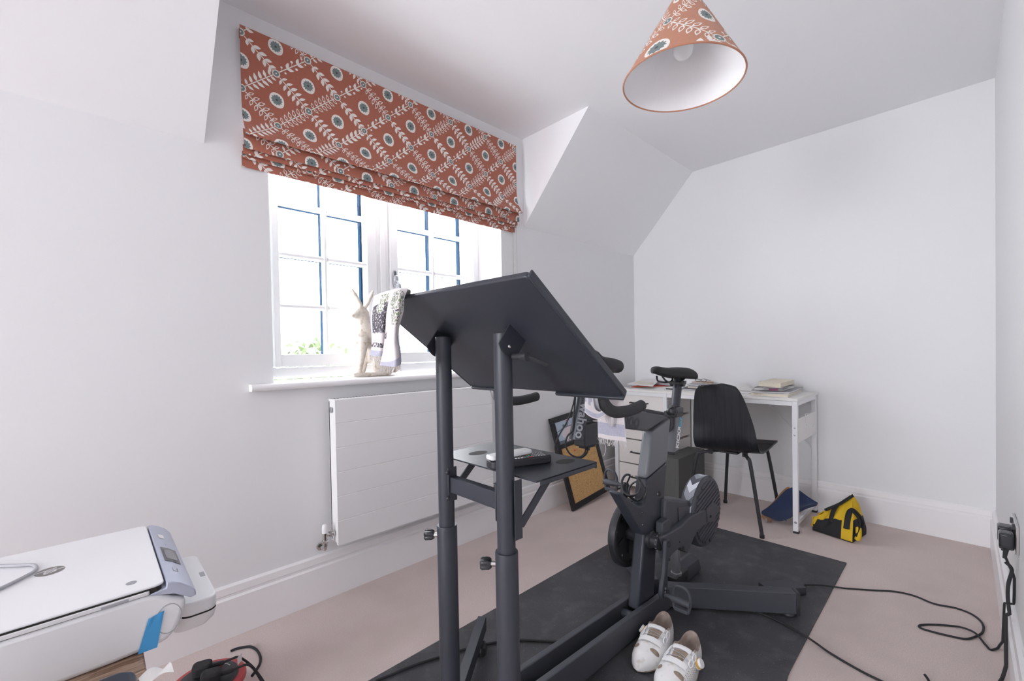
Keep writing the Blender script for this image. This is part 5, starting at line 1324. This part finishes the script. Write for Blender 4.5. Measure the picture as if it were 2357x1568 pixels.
# ------------------------------------------------------------------ cycling shoes
def shoe(loc, ang, mir, label, dial_side):
    root = thing('cycling_shoe', label, 'shoe', (loc[0], loc[1], 0), 'cycling shoes on the mat')
    ca, sa = math.cos(ang), math.sin(ang)
    def T(x, y, z): y = y * mir; return V((loc[0] + x * ca - y * sa, loc[1] + x * sa + y * ca, z))
    def outline(t):   # t 0 heel .. 1 toe: centre offset and half width
        hw = .030 + .012 * math.sin(PI * min(1, t * 1.05)) + .010 * max(0, math.sin(PI * (t - .35) / .65)) if t > .0 else .028
        hw *= math.sqrt(max(.0004, 1 - max(0, (t - .80) / .20) ** 2)) * math.sqrt(max(.0004, 1 - max(0, (.12 - t) / .12) ** 2))
        return .008 * math.sin(PI * t) - .010 * t * t, hw
    Ls = .262
    def ss(x, a_, b_): t = max(0, min(1, (x - a_) / (b_ - a_))); return t * t * (3 - 2 * t)
    def arch(t, s):
        hgt = .086 - .060 * max(0, t - .40) ** .85 if t > .40 else .086
        if t > .84: hgt -= .20 * (t - .84) ** 1.5
        hgt = max(hgt, .028); an = s * PI * .5
        if t > .88: hgt = .013 + (hgt - .013) * max(.0, 1 - ((t - .88) / .12) ** 2) ** .5
        return math.sin(an), .013 + (hgt - .013) * (max(0, math.cos(an)) ** .55)
    def cup(t, s):     # open collar: outer wall, rim, then down inside
        rim = .074 - .016 * math.sin(PI * min(1, t / .36)) + .004 * ss(t, .25, .40); dep = ss(t, .015, .09) * (1 - ss(t, .33, .44))
        q = abs(s); sg = 1 if s > 0 else -1; floor = rim - dep * (rim - .022)
        if q > .52: f = (q - .52) / .48; w_ = .86 + .14 * math.sin(f * PI * .5); return sg * (w_ + .05 * math.sin(PI * f)), rim + (.013 - rim) * f ** 1.15
        if q > .42: f = (q - .42) / .10; return sg * (.74 + .12 * f), rim + .004 * math.sin(PI * f) - .0 * f
        f = q / .42; return sg * .74 * f ** .6, floor + (rim - floor) * f ** 2.6
    def up(t, bq):
        off, hw = outline(t); x = -Ls / 2 + Ls * t; s = bq * 2 - 1; m_ = ss(t, .32, .46)
        y0, z0 = cup(min(t, .46), s); y1, z1 = arch(t, s)
        return T(x, off + hw * (y0 * (1 - m_) + y1 * m_), z0 * (1 - m_) + z1 * m_)
    def paint(a, bq):
        s = bq * 2 - 1
        if a < .40 and abs(s) < .55: return 2
        if a < .10 and abs(s) < .70: return 2
        return 0
    MB().grid(up, 90, 60, mif=paint).build('upper', ['shoew', 'tongue', 'shoeg'], root, angle=75)
    sole = [T(-Ls / 2 + Ls * t, outline(t)[0] + outline(t)[1] * 1.03, .0145) for t in [k / 24 for k in range(25)]] + [T(-Ls / 2 + Ls * t, outline(t)[0] - outline(t)[1] * 1.03, .0145) for t in [1 - k / 24 for k in range(25)]]
    MB().prism(sole, (0, 0, -.005)).build('sole', 'shoeg', root, bevel=.001)
    m = MB(); m.prism([T(.045, -.022, .0095), T(.095, -.014, .0095), T(.095, .014, .0095), T(.045, .022, .0095)], (0, 0, -.0025)); m.prism([T(-.11, -.02, .0095), T(-.07, -.02, .0095), T(-.07, .02, .0095), T(-.11, .02, .0095)], (0, 0, -.0025)); build_each(m, 'cleat', 'glow', root)
    for c_, w_, sa_, ln in ((.775, .27, .45, .030), (.770, .14, -.50, .034)):
        vm = MB(); rg = [[V(up(c_ + ln * f_ * math.cos(q), .5 + (sa_ + w_ * f_ * math.sin(q)) / 2)) + V((0, 0, .0012)) for q in [2 * PI * k / 24 for k in range(24)]] for f_ in (.02, .35, .7, 1.0)]
        vm.add([p_ for r_ in rg for p_ in r_], [(r_ * 24 + k, r_ * 24 + (k + 1) % 24, (r_ + 1) * 24 + (k + 1) % 24, (r_ + 1) * 24 + k) for r_ in range(3) for k in range(24)] + [list(range(24))]).build('mesh_vent', 'tongue', root, angle=180)
    MB().grid(lambda a, bq: V(up(.47 + .16 * bq, .5 + (a - .5) * (.30 - .08 * bq))) + V((0, 0, .0012)), 12, 12).build('tongue', 'tongue', root, angle=180)
    # straps: front strap and tongue tab
    def band(a0, a1, b0, b1, h, mname, nm):
        MB().grid(lambda a, bq: V(up(a0 + (a1 - a0) * bq, b0 + (b1 - b0) * a)) + V((0, 0, h)), 14, 3, th=.0025).build(nm, mname, root, angle=60)
    band(.625, .695, .24, .76, .0050, 'white', 'front_strap'); band(.415, .475, .31, .69, .0030, 'white', 'tongue_tab')
    # lace guides, wire and dial
    g = MB()
    for t, s in ((.45, .80), (.55, .78), (.56, .23), (.47, .20)):
        c = V(up(t, s)) + V((0, 0, .004)); e = V(up(t + .02, s)) - V(up(t - .02, s)); w_ = V(up(t, s + .02)) - V(up(t, s - .02)); e.normalize(); w_.normalize()
        g.tube([c + e * (.014 * math.cos(k)) + w_ * (.0065 * math.sin(k)) for k in [2 * PI * q / 14 for q in range(14)]], .0026, 6, closed=True)
    build_each(g, 'lace_guide', 'whitep', root, angle=70)
    wv_ = MB(); zz = [(.42, .26), (.46, .78), (.51, .24), (.56, .77), (.60, .26)]
    for p_, q_ in zip(zz, zz[1:]): wv_.tube([V(up(p_[0] + (q_[0] - p_[0]) * k / 8, p_[1] + (q_[1] - p_[1]) * k / 8)) + V((0, 0, .0045)) for k in range(9)], .0008, 5)
    wv_.build('lace_wire', 'bookgr', root)
    bs_ = .5 + dial_side * .40; c = V(up(.42, bs_)); out = (T(0, 1 * dial_side, 0) - T(0, 0, 0)).normalized(); ax = (out * .9 + V((0, 0, .5))).normalized()
    dl = MB().lathe(c, ax, [(.001, 0), (.017, 0), (.017, .004), (.001, .004)], 20).build('dial_base', 'whitep', root)
    MB().lathe(c + ax * .0042, ax, [(.001, 0), (.0150, 0), (.0150, .005), (.001, .005)], 24).build('dial_ring', 'glow', dl)
    MB().lathe(c + ax * .0094, ax, [(.001, 0), (.0135, 0), (.0145, .004), (.012, .008), (.001, .008)], 24).build('dial_cap', 'whitep', dl)
    # perforation rows
    pf = MB()
    for r0 in range(5):
        for k in range(9):
            t = .50 + k * .035; s = .80 + r0 * .032 if dial_side > 0 else .20 - r0 * .032
            c = V(up(t, s)); n_ = (c - T(-Ls / 2 + Ls * t, 0, .02)).normalized(); pf.ball(c + n_ * .0002, (.0013, .0013, .0008), n=6)
    o = pf.build('perforations', 'tongue', root); o['kind'] = 'stuff'
    return root

shoe((1.905, 1.166), .17, 1, 'white cycling shoe nearer the bike beam, its dial facing the beam', -1)
shoe((1.945, 1.273), .08, 1, 'white cycling shoe nearest the camera, its dial facing away from the beam', 1)
# ------------------------------------------------------------------ hare statue on the sill
HY = -.085; SZT = SILL - .003 + .0005
def hp(u, v, dy=0): return P(u, v, 'y', HY + dy)
hr = thing('hare_statue', 'weathered cream plaster hare statue with upright ears sitting on the window sill', 'statue', tuple(V((hp(850, 860).x, HY, SZT))))
m = MB()
def limb(pts, rs, flat=1.0, n=12): m.tube(catmull(pts, 5), [a + (b_ - a) * (k % 5) / 5 for a, b_ in zip(rs, rs[1:]) for k in (range(5))] + [rs[-1]], n, flat=flat)
limb([hp(873, 835), hp(872, 805), hp(860, 775), hp(845, 755), hp(838, 738), hp(834, 725)], [.055, .058, .053, .046, .034, .030])           # trunk and neck
limb([hp(843, 768), hp(834, 780), hp(832, 800)], [.040, .038, .025])
m.ball(hp(834, 722), (.034, .027, .027)); limb([hp(832, 718), hp(822, 724), hp(814, 728)], [.028, .023, .015]); m.ball(hp(813, 728), (.012, .012, .010))
for pts, dy in (([(833, 708), (824, 692), (816, 678), (809, 664)], .004), ([(842, 708), (848, 693), (854, 680), (859, 668)], .012)):
    limb([hp(u, v, dy + .004 * i) for i, (u, v) in enumerate(pts)], [.012, .0165, .0165, .005], flat=.55)
for dy, du in ((.028, 0), (-.024, 10)):
    limb([hp(838 + du, 778, dy), hp(836 + du, 800, dy), hp(833 + du * .9, 825, dy), hp(828 + du * .8, 855, dy)], [.026, .020, .014, .011]); limb([hp(829 + du * .8, 856, dy), hp(818 + du * .7, 861, dy), hp(809 + du * .6, 864, dy)], [.013, .011, .008])
    m.ball(hp(884, 840, dy * 1.3), (.062, .030, .062)); limb([hp(896, 855, dy * 1.5), hp(860, 862, dy * 1.5), hp(824, 863, dy * 1.5), hp(812, 864, dy * 1.4)], [.015, .011, .012, .008])
limb([hp(905, 850), hp(914, 846), hp(921, 845)], [.024, .017, .010])
for i, p in enumerate(m.v): m.v[i] = V((p.x, p.y, max(p.z, SZT)))
hb_ = m.build('body', 'stone', hr, angle=180)
rm = hb_.modifiers.new('join', 'REMESH'); rm.mode = 'VOXEL'; rm.voxel_size = .0042; rm.use_smooth_shade = True
sm_ = hb_.modifiers.new('soft', 'SMOOTH'); sm_.factor = .5; sm_.iterations = 4

# ------------------------------------------------------------------ printed towel over the corner of the stand
M['tw_dark'] = mat('charcoal_woven', (.10, .095, .115), .95, bump=.6, bscale=400, var=.5, vscale=240)
M['tw_green'] = mat('green_sprig', (.24, .30, .17), .95, bump=.6, bscale=400, var=.4, vscale=200)
M['tw_lilac'] = mat('lilac_grey_woven', (.50, .50, .60), .95, bump=.6, bscale=400, var=.12, vscale=300)
TM = ['wovenw', 'tw_dark', 'tw_green', 'tw_lilac']
tw_ = thing('tea_towel', 'white towel with charcoal block and green sprig print hung over the stand panel corner', 'towel', tuple(PA))
def rows_grid(rows, xs):
    R_ = [[P(u, v, 'x', x) for (u, v), x in zip(r, xr_)] for r, xr_ in zip(rows, xs)]
    for p in R_[0]: p.z = max(p.z, 1.197)
    R2 = [catmull(r, 26) for r in R_]; n = len(R2[0]); C2 = [catmull([r[k] for r in R2], 22) for k in range(n)]
    nb = len(C2[0])
    return lambda a, bq: C2[min(n - 1, round(a * (n - 1)))][min(nb - 1, round(bq * (nb - 1)))], n - 1, nb - 1
rL = [[(862, 708), (874, 695), (888, 689), (900, 684)], [(856, 714), (868, 703), (884, 699), (897, 694)], [(854, 735), (866, 730), (880, 727), (892, 725)], [(856, 765), (866, 763), (878, 762), (889, 762)], [(857, 795), (866, 795), (875, 796), (884, 798)], [(852, 818), (862, 820), (871, 820), (880, 818)]]
xL = [[2.700, 2.712, 2.718, 2.722], [2.722, 2.730, 2.734, 2.730], [2.724, 2.738, 2.742, 2.730], [2.724, 2.738, 2.742, 2.730], [2.724, 2.736, 2.740, 2.732], [2.724, 2.736, 2.742, 2.734]]
from mathutils import noise as MN
xL = [[x + .009 for x in r] for r in xL]
fn, na, nb = rows_grid(rL, xL)
RR_ = random.Random(11); nz_ = [[RR_.random() for _ in range(90)] for _ in range(90)]
def NZ(a, bq, sc): return MN.noise(V((a * sc, bq * sc * 1.8, 3.1)))
def mL(a, bq):
    if .20 < bq < .62 + .03 * NZ(a, 0, 12) and .15 < a < .96 and NZ(a, bq, 26) < .28 and not (((a - .55) / .18) ** 2 + ((bq - .27) / .09) ** 2 < 1): return 1
    if ((a - .55) / .18) ** 2 + ((bq - .27) / .09) ** 2 < 1 or (.06 < bq < .2 and a > .5): return 2 if NZ(a, bq, 20) > .05 else 0
    if .75 < bq < .83 and NZ(a, bq, 16) > .0: return 1
    if bq > .88 or a < .05: return 3
    return 0
m = MB(); m.grid(fn, na, nb, mif=mL, th=.0022)
rR = [[(898, 684), (910, 676), (922, 672), (940, 682)], [(896, 694), (908, 684), (920, 679), (929, 686)], [(891, 725), (903, 720), (915, 717), (927, 716)], [(889, 762), (899, 758), (909, 755), (918, 750)], [(885, 798), (896, 796), (907, 791), (915, 778)], [(880, 825), (894, 824), (908, 818), (920, 802)], [(876, 841), (892, 843), (908, 845), (922, 838)]]
xR = [[2.720, 2.722, 2.716, 2.700], [2.738, 2.748, 2.748, 2.730], [2.742, 2.756, 2.758, 2.740], [2.742, 2.756, 2.758, 2.740], [2.740, 2.755, 2.760, 2.742], [2.740, 2.756, 2.764, 2.744], [2.740, 2.758, 2.768, 2.746]]
xR = [[x + .009 for x in r] for r in xR]
fn2, na2, nb2 = rows_grid(rR, xR)
def mR(a, bq):
    w_ = max(0, .40 - 1.1 * abs(bq - .22)) 
    if .10 < bq < .46 and abs(a - .60) < w_:
        q = NZ(a, bq, 18)
        if q > .08: return 2
        if q < -.28: return 1
    if .52 < bq < .58 and a < .16 and NZ(a, bq, 20) > -.1: return 1
    if bq > .90 or (a > .86 and bq > .62): return 3
    return 0
m.grid(fn2, na2, nb2, mif=mR, th=.0022)
top = [V(fn(k / 8, 0)) for k in range(9)] + [V(fn2(k / 8, 0)) for k in range(1, 9)]
def flap(a, bq):
    k = a * (len(top) - 1); i = min(int(k), len(top) - 2); p = top[i].lerp(top[i + 1], k - i); q = pan(-.02 + .24 * a, .10 + .06 * math.sin(a * 5), .024)
    return p.lerp(q, bq) + nv * (.008 * math.sin(PI * bq))
m.grid(flap, 16, 6, th=.0022)
m.build('cloth', TM, tw_, angle=80)
m = MB(); R = random.Random(4)
for k in range(26):
    p = V(fn2(k / 25, 1.0)) if k % 2 else V(fn(k / 25, 1.0)); m.tube(catmull([p, p + V((R.uniform(-.004, .004), R.uniform(-.004, .004), -.006)), p + V((R.uniform(-.007, .007), R.uniform(-.007, .007), -.012 - .006 * R.random()))], 3), .0007, 4)
fo = m.build('fringe', 'wovenw', tw_, angle=180); fo['kind'] = 'stuff'

# towel over the handlebar
tw2 = thing('tea_towel', 'white towel with pale blue striped frayed ends hung over the bike handlebar', 'towel', (2.2, 1.13, 1.01))
pr_t = [(2.236, None), (2.232, .93), (2.226, .985), (2.218, 1.0095), (2.205, 1.0150), (2.192, 1.0095), (2.184, .985), (2.180, .90), (2.180, None)]
fz = P(1395, 953, 'x', 2.236).z; bz_ = P(1405, 1012, 'x', 2.180).z
pr_t[0] = (2.236, fz); pr_t[-1] = (2.180, bz_)
yf0, yf1 = P(1348, 930, 'x', 2.236).y, P(1404, 930, 'x', 2.236).y - .008; yb0, yb1 = P(1374, 985, 'x', 2.180).y, P(1431, 985, 'x', 2.180).y
pth = catmull([(x, 0, z) for x, z in pr_t], 6)
def twf(a, bq):
    k = bq * (len(pth) - 1); i = min(int(k), len(pth) - 2); p = pth[i].lerp(pth[i + 1], k - i)
    y0, y1 = yf0 + (yb0 - yf0) * bq, yf1 + (yb1 - yf1) * bq
    if .12 < bq < .85: y1 = min(y1, 1.200)
    if bq > .8: y1 += .012 * (bq - .8) / .2
    away = abs(bq - .5) * 2
    return V((p.x + (.003 if bq < .5 else -.003) + (.007 * math.sin(a * 8 + 1) * max(0, away - .45)) * (1 if bq < .5 else -1), y0 + (y1 - y0) * a, p.z - (.018 * math.sin(PI * a) if bq < .1 else 0)))
def twm(a, bq):
    if .008 < bq < .034: return 3
    if .06 < bq < .12 and a < .30 and NZ(a, bq, 12) > -.2: return 3
    if .945 < bq < .978: return 3
    if a > .72 and .55 < bq < .86 and NZ(a, bq, 22) > .05: return 2
    return 0
m = MB(); m.grid(twf, 40, 110, mif=twm, th=.0022); m.build('cloth', TM, tw2, angle=80)
m = MB()
for k in range(40):
    a = k / 39; p = V(twf(a, 1.0)); m.tube(catmull([p, p + V((R.uniform(-.004, .004), R.uniform(-.003, .003), -.007)), p + V((R.uniform(-.006, .006), R.uniform(-.006, .006), -.012 - .008 * R.random()))], 3), .0007, 4)
for a, L in ((.15, .055), (.82, .03)):
    p = V(twf(a, 1.0)); m.tube(catmull([p, p + V((0, .008, -.3 * L)), p + V((0, .012, -.6 * L)), p + V((0, .004, -L))], 4), .0009, 5)
fo = m.build('fringe', 'wovenw', tw2, angle=180); fo['kind'] = 'stuff'
kn_ = V(twf(.70, .64)) + V((-.0, 0, 0)); kn_ = P(1411, 955, 'x', 2.176) + V((.012, 0, 0)); m = MB()
for k in range(12):
    a = R.random() * 6.28; L = .020 + .014 * R.random()
    m.tube(catmull([kn_ + V((R.uniform(0, .006), R.uniform(-.004, .004), .015)), kn_ + V((.010, math.cos(a) * .012, .004)), kn_ + V((.008, math.cos(a) * .014, -L * .6)), kn_ + V((.003, math.cos(a) * .006, -L))], 4), .0011, 5)
fo = m.build('loose_threads', 'wovenw', tw2, angle=180); fo['kind'] = 'stuff'

# ------------------------------------------------------------------ the garden beyond the glass
def tree(name, label, c, rad, n, trunk):
    t = thing(name, label, 'tree', (c[0], c[1], trunk))
    m = MB(); R = random.Random(21)
    for k in range(n):
        d = V((R.gauss(0, 1), R.gauss(0, 1), R.gauss(0, 1))).normalized() * (R.random() ** .4)
        p = V(c) + V((d.x * rad[0], d.y * rad[1], d.z * rad[2])); u = V((R.gauss(0, 1), R.gauss(0, 1), R.gauss(0, 1))).normalized(); w_ = u.cross(V((R.gauss(0, 1), R.gauss(0, 1), .3))).normalized(); s = .05 + .05 * R.random()
        m.add([p - u * s, p + w_ * s * .5, p + u * s, p - w_ * s * .5], [(0, 1, 2, 3)])
    m.build('foliage', 'leaf', t, angle=180); MB().cyl((c[0], c[1], trunk), (c[0], c[1], c[2]), .09, 10, r2=.05).build('trunk', 'bark', t)
q = P(715, 800, 'y', -7.0); tree('garden_tree', 'leafy green tree in the garden, faint through the lower left window panes', (q.x, q.y, q.z - .75), (1.0, .8, .95), 900, -2.8)
# ------------------------------------------------------------------ light, camera
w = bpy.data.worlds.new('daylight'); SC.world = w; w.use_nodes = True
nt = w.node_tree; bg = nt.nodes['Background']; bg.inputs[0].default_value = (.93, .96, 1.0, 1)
# an overcast sky, brightened towards +x to feed fill light through the added back window
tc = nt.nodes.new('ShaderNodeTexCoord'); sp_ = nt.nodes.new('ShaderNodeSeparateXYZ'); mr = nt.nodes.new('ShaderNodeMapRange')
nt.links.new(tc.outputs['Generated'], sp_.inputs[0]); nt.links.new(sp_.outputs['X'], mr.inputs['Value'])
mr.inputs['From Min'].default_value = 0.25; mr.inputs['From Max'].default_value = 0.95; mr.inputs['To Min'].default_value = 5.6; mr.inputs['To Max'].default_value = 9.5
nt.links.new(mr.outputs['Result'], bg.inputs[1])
def portal(name, loc, sx, sy, d):
    l = bpy.data.lights.new(name, 'AREA'); l.shape = 'RECTANGLE'; l.size = sx; l.size_y = sy; l.cycles.is_portal = True
    o = bpy.data.objects.new(name, l); COL.objects.link(o); o.location = loc; o.rotation_euler = V(d).to_track_quat('-Z', 'Y').to_euler()
portal('window_portal', ((XW1 + XW2) / 2, -.31, 1.5), 1.25, 1.25, (0, 1, 0))
portal('fill_window_portal', (XB + T + .01, (KY0 + KY1) / 2, (KZ0 + KZ1) / 2), KY1 - KY0, KZ1 - KZ0, (-1, 0, 0))  # guides sky light through the added fill window
cam = bpy.data.cameras.new('camera'); co = bpy.data.objects.new('camera', cam); COL.objects.link(co)
cam.sensor_width = 36; cam.lens = FPX * 36 / 2357; cam.shift_y = (CY - 784) / 2357; cam.clip_start = .02
R3 = Matrix((RIGHT, UP, -FWD)).transposed()
co.matrix_world = Matrix.Translation(CAM) @ R3.to_4x4()
SC.camera = co
SC.view_settings.view_transform = 'Standard'; SC.view_settings.look = 'None'; SC.view_settings.exposure = 1.36; SC.view_settings.gamma = 1
SC.view_settings.use_curve_mapping = False
SC.cycles.use_denoising = True
SC.cycles.max_bounces = 10; SC.cycles.diffuse_bounces = 7; SC.cycles.transparent_max_bounces = 12
SC.cycles.sample_clamp_indirect = 8
